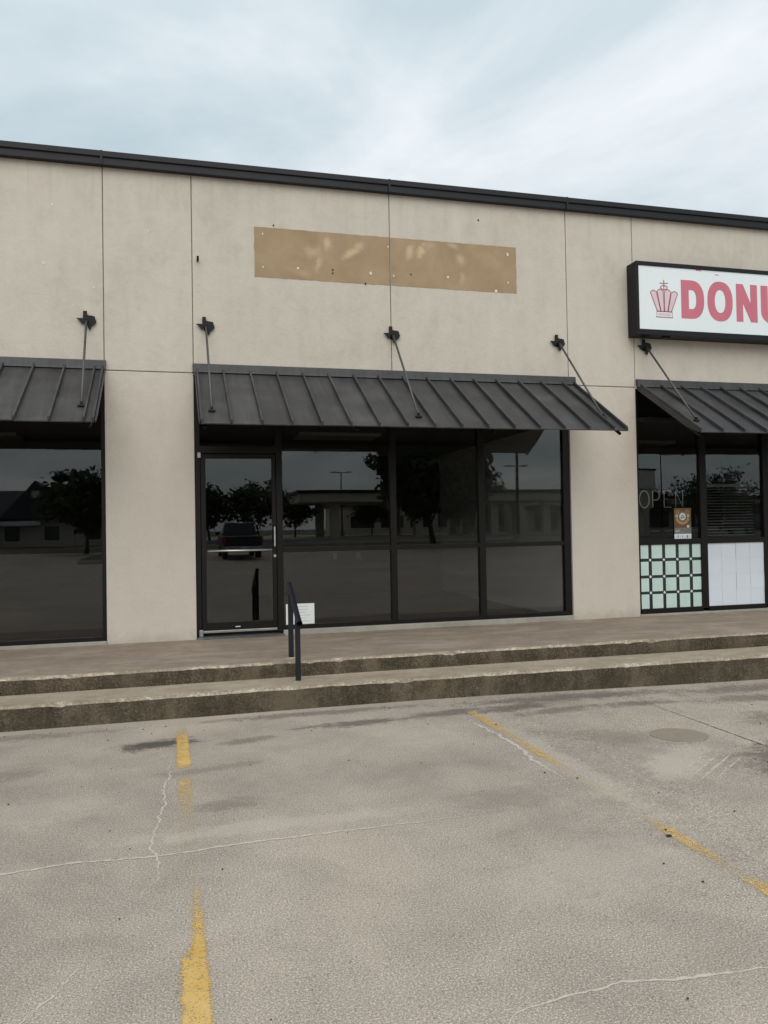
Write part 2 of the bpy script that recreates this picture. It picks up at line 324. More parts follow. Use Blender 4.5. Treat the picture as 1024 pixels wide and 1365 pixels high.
def mat_line(name, stops, y0, y1, x0, x1, cut=False):
    a = NT(name); v = a.tc(); x, y, z = a.sepxyz(v)
    t = a.math('DIVIDE', a.math('SUBTRACT', y, y0), y1-y0)
    cov = a.ramp(t, [(p, c) for p, c in stops])
    n = a.math('ADD', a.math('MULTIPLY', a.noise(v, 150, 3, 0.8), 0.66), a.math('MULTIPLY', a.noise(v, 16, 6, 0.75), 0.34))
    u = a.math('ABSOLUTE', a.math('SUBTRACT', a.math('DIVIDE', a.math('SUBTRACT', x, x0), x1-x0), 0.5))
    edge = a.math('MULTIPLY', a.rng(u, 0.30, 0.5), 0.12)
    th = a.math('ADD', a.math('SUBTRACT', 0.65, a.math('MULTIPLY', cov, 0.34)), edge)
    if cut: th = a.math('ADD', th, a.math('MULTIPLY', a.math('MULTIPLY', a.rng(a.math('ADD', t, a.math('MULTIPLY', a.noise(v, 30, 4, .7), .05)), .72, .75), a.rng(a.math('ADD', t, a.math('MULTIPLY', a.noise(v, 45, 4, .7), .06)), .90, .84)), a.rng(a.math('ADD', x, a.math('MULTIPLY', a.noise(v, 40, 4, .7), .05)), x0+.10, x0+.035, 0, .3)))
    al = a.math('MULTIPLY', a.rng(n, th, a.math('ADD', th, 0.10)), 0.95)
    shade = a.noise(v, 6, 5, 0.6)
    col = a.mix(a.rng(cov, 0.75, 0.35), a.ramp(shade, [(0.3, (0.61, 0.37, 0.09)), (0.7, (0.69, 0.47, 0.19))]), (0.60, 0.49, 0.29))
    return a.bsdf(col, 0.8, 0, a.bump(n, 0.3, 0.004), 0.25, al)
M_line1 = mat_line('worn_yellow_paint_a', [(0.0, .12), (.05, .5), (.12, .72), (.27, .82), (.315, .30), (.36, .62), (.46, .52), (.54, .38), (.68, .30), (.73, .5), (.82, .76), (.86, .80), (1.0, .85)], -2.4, -6.8, .008, .118, True)
M_line2 = mat_line('worn_yellow_paint_b', [(0.0, .1), (.03, .64), (.14, .68), (.20, .52), (.34, .64), (.44, .46), (.54, .36), (.64, .32), (.69, .66), (.76, .60), (.82, .42), (.86, .70), (1.0, .7)], -2.7, -6.9, 2.43, 2.53)
M_line3 = simple('faded_paint', (0.46, 0.40, 0.26), 0.85)
M_rail = simple('blue_black_rail_paint', (0.010, 0.012, 0.018), 0.42, 0, 0.3, 10, 0.15, spec=0.35)

# ------------------------------------------------------------------ ground, lot, road
def sheet(name, x0, x1, y0, y1, nx, ny, dz, mat, parent=None, ratio=None):
    mb = MB()
    for j in range(ny+1):
        y = y0+(y1-y0)*j/ny
        for i in range(nx+1):
            x = x0+(x1-x0)*i/nx; mb.v.append((x, y, gz(x, y)+dz))
    for j in range(ny):
        for i in range(nx): a = j*(nx+1)+i; mb.f.append((a, a+1, a+nx+2, a+nx+1)); mb.mi.append(0)
    return mb.build(name, mat, parent, smooth=True)
M_grass = simple('dull_grass', (0.055, 0.075, 0.028), 0.95, 0, 0.4, 1.5, 0.3)
M_asph = simple('asphalt', (0.085, 0.085, 0.083), 0.9, 0, 0.2, 0.8)
mb = MB(); gx = [-900, -60, 2, 3, 4, 5, 6, 7, 90, 900]; gy = [400, 20]+[10-k for k in range(125)]+[-200, -500, -1500]
mb.v = [(x, y, gz(x, y)-.12) for y in gy for x in gx]
for j in range(len(gy)-1):
    for i in range(len(gx)-1): a = j*len(gx)+i; mb.f.append((a, a+len(gx), a+len(gx)+1, a+1)); mb.mi.append(0)
struct(mb.build('ground', M_grass, smooth=True))
lot = struct(sheet('parking_lot', -60, 90, -46, 2.0, 300, 96, 0.0, M_lot))
struct(sheet('road', -250, 300, -62, -50, 60, 24, -0.02, M_asph))
struct(sheet('bank_lot', 2, 90, -110, -66, 40, 40, -0.02, M_lot))
def kerb(name, x0, x1, y0, y1):
    mb = MB(); n = max(2, int((x1-x0)/2))
    for i in range(n):
        a, b = x0+(x1-x0)*i/n, x0+(x1-x0)*(i+1)/n; z = gz((a+b)/2, y0); mb.box(a, b+0.001*(i % 2), y0, y1, z-0.2, z+0.14+0.0005*(i % 2))
    return struct(mb.build(name, M_sill))
kerb('kerb', -60, 90, -46.2, -46.0); kerb('kerb', -250, 300, -50.0, -49.8); kerb('kerb', -250, 300, -62.2, -62.0)
def island(x0, x1, y0, y1):
    zc = gz((x0+x1)/2, (y0+y1)/2); o = MB().box(x0, x1, y0, y1, zc-0.3, zc+0.14).build('planting_island', M_sill, bevel=0.4, seg=4); struct(o)
    MB().box(x0+.15, x1-.15, y0+.15, y1-.15, zc+0.1, zc+0.17).build('turf', M_grass, o, bevel=0.35, seg=4)
for a in ((-4.4, 0.4, -39, -31), (9, 15.5, -45, -40), (16, 26, -45.5, -40.5), (27, 60, -45.5, -41)): island(*a)

def ribbon(name, pts, wid, mat, dz, parent=lot, jit=0.012, step=0.022, seed=0, taper=True):
    rnd = random.Random(seed); P = []
    for (a, b) in zip(pts, pts[1:]):
        n = max(1, int(math.dist(a, b)/step)); P += [(a[0]+(b[0]-a[0])*i/n, a[1]+(b[1]-a[1])*i/n) for i in range(n)]
    P.append(pts[-1]); mb = MB(); ox = oy = 0; N = len(P)
    for i, p in enumerate(P):
        q = P[min(i+1, N-1)]; o = P[max(i-1, 0)]; d = Vector((q[0]-o[0], q[1]-o[1])).normalized(); nrm = Vector((-d.y, d.x))
        ox = ox*0.72 + rnd.uniform(-jit, jit); w = wid*0.95*rnd.uniform(0.3, 1.25)*(min(1, 4*min(i+1, N-i)/N) if taper else 1)/2
        for sgn in (-1, 1):
            x, y = p[0]+nrm.x*(ox+sgn*w), p[1]+nrm.y*(ox+sgn*w); mb.v.append((x, y, gz(x, y)+dz))
        if i: b = 2*i; mb.f.append((b-2, b, b+1, b-1)); mb.mi.append(0)
    return mb.build(name, mat, parent)
ribbon('crack', [(-.03,-3.3),(-.02,-3.62),(-.06,-4.0),(-.075,-4.5),(-.106,-5.02),(-.07,-5.2),(-.09,-5.4),(-.18,-5.7)], .014, M_crack, .0018, seed=1)
ribbon('crack', [(-3.2,-5.3),(-.8,-5.13),(-.5,-5.11),(-.015,-5.15),(.35,-5.11),(.709,-5.10),(1.2,-5.11),(1.64,-5.09),(1.95,-5.02)], .019, M_crack, .0024, seed=2, jit=.006)
ribbon('crack', [(-.27,-5.95),(-.36,-6.1),(-.42,-6.25),(-.51,-6.4),(-.55,-6.9)], .009, M_crack, .0018, seed=3)
ribbon('crack', [(.9,-6.95),(1.08,-6.81),(1.3,-6.78),(1.5,-6.755),(1.75,-6.80),(2.05,-6.82),(2.9,-6.9)], .016, M_crack, .0018, seed=4, jit=.006)
ribbon('crack', [(2.35,-2.9),(2.36,-3.15),(2.40,-3.5),(2.42,-3.9),(2.36,-4.3),(2.38,-4.7)], .03, M_crack, .0018, seed=5)
ribbon('control_joint', [(4.13,-2.4),(4.125,-3.6),(4.12,-4.6),(4.12,-9)], .012, M_groove, .003, seed=6, jit=.002)
for i, (x, y) in enumerate([(3.05,-4.85),(3.12,-4.9),(3.19,-4.93),(3.26,-4.97)]):
    ribbon('scuff_mark', [(x, y), (x+.55, y+.42)], .02, M_scuff, .0018, seed=20+i, jit=.002)
# painted bay lines
sheet('painted_line', .008, .118, -8.6, -2.4, 2, 60, .003, M_line1, lot)
sheet('painted_line', 2.43, 2.53, -8.6, -2.7, 2, 60, .003, M_line2, lot)
for k in (-2, 4, 5, 6, 7):
    xx = .06+2.415*k; sheet('painted_line', xx-.05, xx+.05, -7.4, -2.6, 2, 20, .006, M_line3, lot)
for k in range(-3, 18):
    for yy in (-33.5, -22.5):
        xx = .06+2.75*k
        if yy < -30 and -5 < xx < 1: continue
        sheet('painted_line', xx-.05, xx+.05, yy, yy+4.6, 1, 8, .006, M_line3, lot)
mb = MB(); N = 40
ring = [(3.71+.215*math.cos(6.2832*i/N)*(1+.03*math.sin(5*i)), -3.97+.2*math.sin(6.2832*i/N)) for i in range(N)]
mb.prism(ring, lambda x, y: (x, y, gz(x, y)-.05), lambda x, y: (x, y, gz(x, y)+.004)).build('round_patch', M_disc, lot)

# ------------------------------------------------------------------ walkway and step
def stair(name, prof, mats, x0=-8.0, x1=13.5, dx=.035, seed=0.0):
    """prof: list of (y, z, jitter_y, jitter_z, material of the face that follows)"""
    mb = MB(); n = int((x1-x0)/dx); K = len(prof)
    for i in range(n+1):
        x = x0+(x1-x0)*i/n
        for k, (y, z, jy, jz, _) in enumerate(prof):
            a = noise.noise((x*2.1+seed, k*5.3, seed)) + 0.8*noise.noise((x*7+seed, k*3.1, 4)) + .8*noise.noise((x*21, k*7.7+seed, 9))
            b = noise.noise((x*3.3+seed, k*2.3, 17)) + .8*noise.noise((x*17, k*9.7, 3+seed))
            drift = -.07*sstep(1.5, 6.5, x) if name == 'step' else 0
            chip = max(0.0, noise.noise((x*6.3+seed*3, 2.2, seed)) + .5*noise.noise((x*23, seed, 1)) - .34)*.09 if jz >= .005 else 0.0
            mb.v.append((x, y+jy*a+drift+chip*.6, z+jz*b-chip*.45))
    for i in range(n):
        for k in range(K-1): a = i*K+k; mb.f.append((a, a+1, a+K+1, a+K)); mb.mi.append(prof[k][4])
    return struct(mb.build(name, mats, smooth=False))
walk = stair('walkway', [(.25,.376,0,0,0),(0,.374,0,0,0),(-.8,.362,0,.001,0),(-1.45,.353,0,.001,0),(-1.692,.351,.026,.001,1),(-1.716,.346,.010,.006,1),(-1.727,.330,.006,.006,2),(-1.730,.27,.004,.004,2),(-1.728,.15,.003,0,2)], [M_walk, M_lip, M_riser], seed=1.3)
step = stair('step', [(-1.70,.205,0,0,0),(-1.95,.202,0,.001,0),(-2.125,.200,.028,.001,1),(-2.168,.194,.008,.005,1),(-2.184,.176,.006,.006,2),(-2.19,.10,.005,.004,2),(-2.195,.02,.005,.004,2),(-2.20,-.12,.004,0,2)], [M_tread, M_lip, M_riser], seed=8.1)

# ------------------------------------------------------------------ building
B = empty('strip_mall_building', (2.6, 0, .374), 'beige stucco strip mall building with black roof edge and dark tinted storefront windows', 'building')
B_off = Vector((2.6, 0, .374))
def bpart(mb, name, mat, parent=B, **k):
    o = mb.build(name, mat, parent, **k)
    if parent is B: o.location = -B_off
    return o
G = .0045
PIL = [(-6.35, -5.40), (-.70, .262), (4.99, 5.965), (10.70, 11.65)]
BAYS = [(-5.40, -3.06, -.70), (.262, 2.615, 4.99), (5.965, 8.33, 10.70)]
ZJ, ZT, ZB = 3.408, 5.74, .30
panels = {}
for i, (a, b) in enumerate(PIL):
    bpart(MB().box(a, b, 0, .16, ZB, ZJ-G), 'wall_panel', M_wall, bevel=.006)
    panels['u%d' % i] = bpart(MB().box(a+G, b-G, 0, .16, ZJ+G, ZT), 'wall_panel', M_wall, bevel=.006)
for i, (a, mid, b) in enumerate(BAYS):
    panels['b%da' % i] = bpart(MB().box(a+G, mid-G, 0, .16, ZJ-.02, ZT), 'wall_panel', M_wall, bevel=.006)
    panels['b%db' % i] = bpart(MB().box(mid+G, b-G, 0, .16, ZJ-.02, ZT), 'wall_panel', M_wall, bevel=.006)
# sealant behind the joints, shell behind
bpart(MB().box(-6.33, 11.63, .02, .15, ZJ+.03, ZT-.01), 'joint_backing', M_joint)
for a, b in PIL: bpart(MB().box(a+.01, b-.01, .02, .15, ZJ-.03, ZJ+.03), 'joint_backing', M_joint)
bpart(MB().box(-6.35, -6.15, .16, 14, ZB, ZT), 'side_wall', M_wall); bpart(MB().box(11.45, 11.65, .16, 14, ZB, ZT), 'side_wall', M_wall)
bpart(MB().box(-6.15, 11.45, 13.8, 14, ZB, ZT), 'back_wall', M_wall)
bpart(MB().box(-6.15, 11.45, .16, 13.8, 5.3, 5.5), 'roof', M_coping)
# coping pieces with lapped seams
cx = [-6.42, -3.1, -.70, 2.6, 4.98, 8.3, 11.72]
for i, (a, b) in enumerate(zip(cx, cx[1:])):
    pr = [(-.075, 5.676+.001*(i % 2)), (-.075, 5.755), (-.095, 5.76), (-.095, 5.824+.0015*(i % 2)), (.22, 5.85), (.22, 5.745), (-.004, 5.745), (-.004, 5.676)]
    bpart(MB().yz(pr, a+.002, b-.002), 'coping', M_coping, bevel=.004)
    if i: bpart(MB().yz([(-.0965, 5.673), (-.0965, 5.828), (.22, 5.854), (.22, 5.748), (-.006, 5.748), (-.006, 5.673)], a-.012, a+.012), 'coping_seam', M_coping)
# bare patch left by a removed sign, with filled anchor holes
def wchild(mb, name, mat, par, **k):
    o = mb.build(name, mat, par, **k); return o
def ragged(x0, x1, z0, z1, seed):
    r = random.Random(seed); P = []
    n = 40
    for i in range(n): P.append((x0+(x1-x0)*i/n, z0+r.uniform(-.003, .003)))
    for i in range(8): P.append((x1+r.uniform(-.004, .004)*(x1 > 4), z0+(z1-z0)*i/8))
    for i in range(n): P.append((x1-(x1-x0)*i/n, z1+r.uniform(-.003, .003)))
    for i in range(8): P.append((x0+r.uniform(-.004, .004)*(x0 < 1), z1-(z1-z0)*i/8))
    return P
wchild(MB().xz(ragged(.971, 2.615-G-.004, 4.559, 5.149, 1), -.003, .05), 'bare_patch', M_patch, panels['b1a'])
wchild(MB().xz(ragged(2.615+G+.004, 4.284, 4.559, 5.149, 2), -.003, .05), 'bare_patch', M_patch, panels['b1b'])
M_fill = simple('white_filler', (0.68, 0.66, 0.60), 0.8); M_hole = simple('dark_anchor', (0.03, 0.025, 0.02), 0.8)
def blob(name, x, z, r, mat, par, seed, y=-.007, sx=1.0):
    rd = random.Random(seed); P = [(x+sx*r*rd.uniform(.6, 1.2)*math.cos(k*.628), z+r*rd.uniform(.6, 1.2)*math.sin(k*.628)) for k in range(10)]
    wchild(MB().xz(P, y, .03), name, mat, par)
for i, (x, z, r, k) in enumerate([(1.07,5.07,.012,0),(1.07,4.68,.012,0),(1.48,4.69,.02,0),(1.9,4.70,.014,1),(1.9,4.66,.012,1),(2.37,4.69,.022,0),(2.59,5.03,.012,0),(2.66,4.68,.014,0),(2.88,4.71,.012,1),(3.36,4.71,.017,0),(4.17,5.05,.022,0),(4.17,4.69,.015,0),(4.0,4.57,.022,0),(2.3,4.56,.014,1),(1.2,5.18,.012,1),(3.78,5.46,.012,1)]):
    blob('anchor_hole' if k else 'filler_spot', x, z, r, (M_fill, M_hole)[k], panels['b1a' if x < 2.61 else 'b1b'], 50+i, sx=.8)
for i, (x, z) in enumerate([(-1.22,5.21),(-1.32,4.56),(-.8,4.32)]): blob('filler_spot', x, z, .014, M_fill, panels['b0b'], 80+i, y=-.004)
blob('filler_spot', -.21, 5.0, .01, M_fill, panels['u1'], 90, y=-.004)
wchild(MB().tube([(.325,.01,4.70),(.325,-.05,4.70),(.325,-.065,4.735)], .013, 8), 'old_bolt', M_black, panels['b1a'])

# storefront framing
FY0, FY1 = .028, .12
def fr(name, x0, x1, z0, z1, par, y0=FY0, y1=FY1, bev=.003, mat=None): return MB().box(x0, x1, y0, y1, z0, z1).build(name, mat or M_frame, par, bevel=bev)
def window():
    o = bpy.data.objects.new('storefront_window', None); COL.objects.link(o); o.parent = B; o.location = -B_off; return o
def pane(x0, x1, z0, z1, par, mat=None): return MB().box(x0-.008, x1+.008, .062, .068, z0-.008, z1+.008).build('pane', mat or M_glass, par)
ZH = 3.375
# main bay
w = window()
fr('jamb', .264, .322, .42, ZH, w); fr('mullion', 1.189, 1.262, .42, ZH, w); fr('mullion', 2.575, 2.650, .435, ZH, w); fr('mullion', 3.725, 3.808, .435, ZH, w); fr('jamb', 4.897, 4.986, .435, ZH, w)
fr('head_frame', .264, 4.986, ZH, ZJ-.022, w, FY0+.003); fr('door_header', .322, 1.189, 2.495, 2.578, w, FY0-.006)
cols = [(1.262, 2.575), (2.650, 3.725), (3.808, 4.897)]
for a, b in cols:
    fr('transom_bar', a, b, 1.338, 1.393, w, FY0+.002); fr('sill_frame', a, b, .435, .487, w, FY0-.004)
    pane(a, b, 1.393, ZH, w); pane(a, b, .487, 1.338, w)
pane(.322, 1.189, 2.578, ZH, w)
MB().box(1.25, 4.99, -.015, .14, .33, .4345).build('sill', M_sill, w, bevel=.008)
# door
D = bpy.data.objects.new('glass_door', None); COL.objects.link(D); D.parent = B; D.location = -B_off
DY0, DY1 = .036, .085
def dp(name, x0, x1, z0, z1, y0=DY0, y1=DY1, mat=None, bev=.003): return MB().box(x0, x1, y0, y1, z0, z1).build(name, mat or M_frame, D, bevel=bev)
dp('stile', .328, .383, .462, 2.488); dp('stile', 1.140, 1.184, .462, 2.488)
dp('top_rail', .383, 1.140, 2.437, 2.488, DY0+.001); dp('bottom_rail', .383, 1.140, .462, .553, DY0+.001)
MB().box(.376, 1.147, .060, .066, .545, 2.445).build('pane', M_glass, D)
MB().tube([(.395,.0,1.372),(1.128,.0,1.372)], .012, 10).tube([(.41,.0,1.372),(.41,.05,1.372)], .009, 8).build('push_bar', M_chrome, D, smooth=True)
MB().box(1.150, 1.166, -.028, -.012, 1.41, 1.64).box(1.150, 1.164, -.02, .04, 1.43, 1.45).box(1.150, 1.164, -.02, .04, 1.60, 1.62).build('pull_handle', M_chrome, D, bevel=.003)
MB().tube([(1.163,.037,1.30),(1.163,.022,1.30)], .016, 14).build('lock_cylinder', M_chrome, D)
dp('maker_plate', .70, .755, .492, .502, DY0-.003, DY0+.002, M_white, 0)
dp('pivot_hinge', .296, .332, 2.44, 2.50, .012, .04, M_alu); dp('pivot_hinge', .292, .335, .405, .475, .005, .04, M_alu)
dp('door_sweep', .335, 1.18, .437, .462, .030, .08, M_alu)
MB().yz([(-.06,.372),(-.02,.398),(.10,.402),(.12,.372)], .268, 1.255).build('threshold', M_alu, D)
# left bay
w = window()
fr('jamb', -.745, -.703, .41, ZH, w); fr('mullion', -2.12, -2.05, .41, ZH, w); fr('mullion', -3.6, -3.53, .41, ZH, w); fr('jamb', -5.397, -5.33, .41, ZH, w); fr('head_frame', -5.397, -.703, ZH, ZJ-.022, w, FY0+.003)
for a, b in [(-5.33, -3.6), (-3.53, -2.12), (-2.05, -.745)]:
    fr('sill_frame', a, b, .41, .457, w, FY0-.004); pane(a, b, .457, ZH, w)
MB().box(-5.40, -.702, -.012, .14, .33, .4095).build('sill', M_sill, w, bevel=.008)
# right bay (donut shop)
w = window()
fr('jamb', 5.967, 6.005, .44, ZH, w); XM = [(6.945, 7.045), (7.965, 8.06), (8.98, 9.07), (10.64, 10.698)]
for a, b in XM: fr('mullion', a, b, .44, ZH, w)
fr('head_frame', 5.967, 10.698, ZH, ZJ-.022, w, FY0+.003)
rc = [(6.005, 6.945), (7.045, 7.965), (8.06, 8.98), (9.07, 10.64)]
for i, (a, b) in enumerate(rc):
    fr('transom_bar', a, b, 1.315, 1.385, w, FY0+.002); fr('sill_frame', a, b, .40, .462, w, FY0-.004)
    pane(a, b, 1.385, ZH, w); pane(a, b, .462, 1.315, w)
MB().box(5.968, 10.70, -.015, .14, .33, .3995).build('sill', M_sill, w, bevel=.008)
M_mint = simple('mint_film', (0.55, 0.685, 0.64), 0.45, 0, 0.2, 5.0); M_dkf = simple('dark_green_film', (0.012, 0.022, 0.022), 0.4)
M_wfilm = simple('white_film', (0.66, 0.69, 0.73), 0.5); M_paper = simple('white_paper', (0.70, 0.74, 0.80), 0.7, 0, 0.05, 2.0, 0.0)
MB().box(6.003, 6.947, .054, .061, .46, 1.317).build('film_backing', M_dkf, w)
cw = (6.945-6.005)/4.72; rows = [.478, .690, .902, 1.114]
tx = [(6.008, 6.135), (6.185, 6.345), (6.393, 6.553), (6.602, 6.762), (6.812, 6.942)]
tzs = [(.466, .655), (.693, .868), (.908, 1.090), (1.132, 1.312)]
for (a, b) in tx:
    for (c, d) in tzs: MB().box(a, b, .050, .0545, c, d).build('mint_tile', M_mint, w)
for a, b in zip(tx, tx[1:]):
    for c, d in zip(tzs, tzs[1:]):
        xx, zc = (a[1]+b[0])/2, (c[1]+d[0])/2; q = .021
        MB().xz([(xx-q, zc), (xx, zc-q), (xx+q, zc), (xx, zc+q)], .0485, .054).build('white_diamond', M_wfilm, w)
rd = random.Random(5)
for a, b in rc[1:3]:
    MB().box(a-.003, b+.003, .0575, .0605, .46, 1.317).build('backing_sheet', M_wfilm, w)
    nx, nz = 4, 4
    for i in range(nx):
        for j in range(nz):
            dx = (b-a)/nx; dz = (1.317-.46)/nz; k = .051 + .0014*((i+2*j) % 4)
            MB().box(a+i*dx+.002, a+(i+1)*dx-.002, k, k+.001, .46+j*dz+.002, .46+(j+1)*dz-.002+.004*rd.random()).build('paper_sheet', M_paper, w)

# interiors
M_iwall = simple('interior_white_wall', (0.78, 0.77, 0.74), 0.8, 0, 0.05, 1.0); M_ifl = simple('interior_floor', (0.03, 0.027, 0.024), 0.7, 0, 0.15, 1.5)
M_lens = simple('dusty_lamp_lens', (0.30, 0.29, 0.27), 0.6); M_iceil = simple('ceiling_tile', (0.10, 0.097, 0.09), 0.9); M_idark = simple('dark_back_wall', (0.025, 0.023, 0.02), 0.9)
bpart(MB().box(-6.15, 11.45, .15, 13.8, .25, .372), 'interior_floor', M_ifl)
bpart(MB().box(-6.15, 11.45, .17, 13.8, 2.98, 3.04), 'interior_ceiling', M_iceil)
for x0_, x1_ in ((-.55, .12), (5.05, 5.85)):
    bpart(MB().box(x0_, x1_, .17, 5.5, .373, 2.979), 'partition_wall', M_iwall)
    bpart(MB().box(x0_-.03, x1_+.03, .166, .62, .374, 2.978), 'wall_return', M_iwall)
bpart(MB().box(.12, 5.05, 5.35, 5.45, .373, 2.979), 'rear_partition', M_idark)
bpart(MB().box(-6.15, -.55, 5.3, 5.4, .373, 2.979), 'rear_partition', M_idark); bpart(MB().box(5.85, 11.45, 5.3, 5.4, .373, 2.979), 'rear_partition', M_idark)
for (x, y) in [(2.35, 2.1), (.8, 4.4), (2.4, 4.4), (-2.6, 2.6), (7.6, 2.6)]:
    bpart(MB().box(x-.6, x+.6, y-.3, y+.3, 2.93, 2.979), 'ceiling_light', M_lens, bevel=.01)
for x in (2.95, 3.4): bpart(MB().box(x-.035, x+.035, 5.335, 5.349, 1.02, 1.15), 'wall_switch', M_white)

# ------------------------------------------------------------------ awnings
AY, AZ0, AZ1 = -1.25, 3.432, 2.672
def ap(t, off=0.0):            # point on the awning slope at t, raised off along its normal
    L = math.hypot(AY, AZ1-AZ0); ny, nz = (AZ1-AZ0)/L, -AY/L
    return (AY*t + ny*off, AZ0+(AZ1-AZ0)*t + nz*off)
TEX = [(.33,1.0),(.53,1.0),(.53,.80),(.60,.78),(.66,.755),(.74,.77),(.82,.74),(.92,.735),(.945,.60),(1.0,.47),(.97,.36),(.86,.28),(.74,.17),(.715,.02),(.64,.0),(.57,.10),(.53,.22),(.44,.36),(.37,.365),(.32,.29),(.25,.31),(.20,.40),(.11,.50),(0,.575),(.0,.60),(.33,.60)]
def awning(x0, x1, ribs, rods, label):
    A = empty('metal_awning', (x0, 0, 2.672), label, 'awning', 'standing seam awnings over the storefront bays'); off = -Vector(A.location)
    def P(mb, name, mat, par=A, **k):
        o = mb.build(name, mat, par, **k)
        if par is A: o.location = off
        return o
    edges = [x0]+ribs+[x1]
    for i, (a, b) in enumerate(zip(edges, edges[1:])):
        e = 1.0 + random.uniform(-.004, .004); d = random.uniform(0, .0025)
        pr = [ap(0.0, d), ap(e, d), ap(e, -.012+d), ap(0.0, -.012+d)]
        P(MB().yz(pr, a+.002, b-.002), 'roof_pan', M_awn)
        lip = [ap(e, d+.001), (ap(e)[0]-.012, ap(e)[1]-.004), (ap(e)[0]-.008, ap(e)[1]-.014), (ap(e)[0]+.002, ap(e)[1]-.013)]
        P(MB().yz(lip, a+.004, b-.004), 'drip_edge', M_awn)
    for x in ribs+[x0+.012, x1-.012]:
        pr = [ap(.01, .003), ap(.01, .043), ap(1.0, .043), ap(1.006, .003)]
        P(MB().yz(pr, x-.011, x+.011), 'standing_seam', M_awn, bevel=.003)
    for s, x in ((0, x0-.004), (1, x1+.004)):       # edge trim along both rakes
        pr = [ap(.0, .012), ap(1.0, .012), ap(1.0, -.014), ap(.82, -.05), ap(.0, -.05)]
        P(MB().yz(pr, min(x, x+(.008 if s else -.008)), max(x, x+(.008 if s else -.008))), 'rake_trim', M_awn)
    P(MB().yz([(-.004, 3.516), (-.05, 3.508), (-.062, 3.43), (-.075, 3.405), (-.055, 3.40), (-.004, 3.44)], x0-.035, x1+.02), 'wall_flashing', M_awn, bevel=.003)
    for t in (.42, .86): P(MB().tube([(x0+.03, *ap(t, -.036)), (x1-.03, *ap(t, -.036))], .022, 4), 'purlin', M_black)
    n = max(2, round((x1-x0)/1.55))
    for i in range(n+1):
        x = x0+.05+(x1-x0-.1)*i/n; P(MB().tube([(x, -.03, ap(.03, -.08)[1]), (x, *ap(.97, -.07))], .018, 4), 'rafter', M_black)
    for (xb, xe, t) in rods:
        zb = 3.95
        y, z = ap(t, .02)
        rod = P(MB().tube([(xb, -.07, zb-.02), (xe, y, z)], .0125, 10), 'tie_rod', M_rod, smooth=True)
        pl = P(MB().xz([(xb-.105+.205*a, 3.845+.205*b) for a, b in TEX], -.03, -.018), 'state_plate', M_black, rod)
        pl2 = P(MB().box(xb-.02, xb+.035, -.018, -.0005, 3.90, 3.98).tube([(xb, -.03, zb-.015), (xb, -.085, zb-.02)], .02, 8), 'wall_bracket', M_black, rod)
        P(MB().box(xe-.035, xe+.035, y-.02, y+.02, z-.022, z-.002).box(xe-.012, xe+.012, y-.018, y+.018, z-.01, z+.03), 'rod_foot', M_black, rod, bevel=.003)
    return A
ribs1 = [.592+.3055*i for i in range(15)]
awning(.288, 5.045, ribs1[:14]+[4.868], [(.405, .412, .80), (2.618, 2.612, .83), (4.835, 4.90, .775)], 'dark grey standing seam metal awning over the glass door and middle windows')
awning(-5.42, -.700, [-.795-.3085*i for i in range(15)][::-1], [(-5.2, -5.2, .78), (-3.06, -3.06, .79), (-.875, -.845, .76)], 'dark grey standing seam metal awning cut off by the left picture edge')
awning(6.005, 10.72, [6.319+.3085*i for i in range(14)], [(6.11, 6.145, .795), (8.33, 8.33, .8), (10.5, 10.5, .79)], 'dark grey standing seam metal awning over the donut shop windows at right')

# ------------------------------------------------------------------ lightbox sign
SG = empty('lightbox_sign', (5.875, 0, 4.063), 'white lightbox sign with pink DONUT lettering and crown in black case', 'sign'); so_ = -Vector(SG.location)
def sp(mb, name, mat, par=SG, **k):
    o = mb.build(name, mat, par, **k)
    if par is SG: o.location = so_
    return o
M_case = simple('black_sign_case', (0.008, 0.008, 0.009), 0.45, 0, 0.2, 4, spec=0.25)
M_face = simple('white_sign_face', (0.76, 0.82, 0.83), 0.32, 0, 0.035, 1.2); M_pink = simple('faded_pink_vinyl', (0.56, 0.155, 0.205), 0.5, 0, 0.12, 3.0); M_mar = simple('maroon_line_vinyl', (0.44, 0.17, 0.21), 0.5); M_lpink = simple('pale_pink_vinyl', (0.68, 0.55, 0.59), 0.5)
SX0, SX1, SY, SZ0, SZ1 = 5.875, 9.62, -.225, 4.063, 5.022
cb = sp(MB().box(SX0, SX1, SY+.03, -.004, SZ0, SZ1), 'sign_case', M_case, bevel=.004)
for d in ((SX0-.002, SX1+.002, SY, SY+.0295, SZ1-.052, SZ1+.002), (SX0-.002, SX1+.002, SY, SY+.0295, SZ0-.002, SZ0+.072)): sp(MB().box(*d), 'retainer_frame', M_case, bevel=.004)
for d in ((SX0-.002, SX0+.036, SY+.001, SY+.0295, SZ0+.0721, SZ1-.0521), (SX1-.036, SX1+.002, SY+.001, SY+.0295, SZ0+.0721, SZ1-.0521)): sp(MB().box(*d), 'retainer_frame', M_case)
face = sp(MB().box(SX0+.034, SX1-.034, SY+.012, SY+.029, SZ0+.07, SZ1-.05), 'sign_face', M_face)
YF = SY+.012
def vinyl(poly, mat, name, dy=.002, par=face): return MB().xz(poly, YF-dy, YF+.001).build(name, mat, par)
def ringpoly(name, outer, inner, mat, dy=.002):
    n = len(outer); mb = MB(); mb.v = [(x, YF-dy, z) for x, z in outer]+[(x, YF-dy, z) for x, z in inner]+[(x, YF+.001, z) for x, z in outer]+[(x, YF+.001, z) for x, z in inner]
    for i in range(n):
        j = (i+1) % n; mb.f += [(i, j, n+j, n+i), (i, 2*n+i, 2*n+j, j), (n+i, n+j, 3*n+j, 3*n+i)]; mb.mi += [0]*3
    return mb.build(name, mat, face)
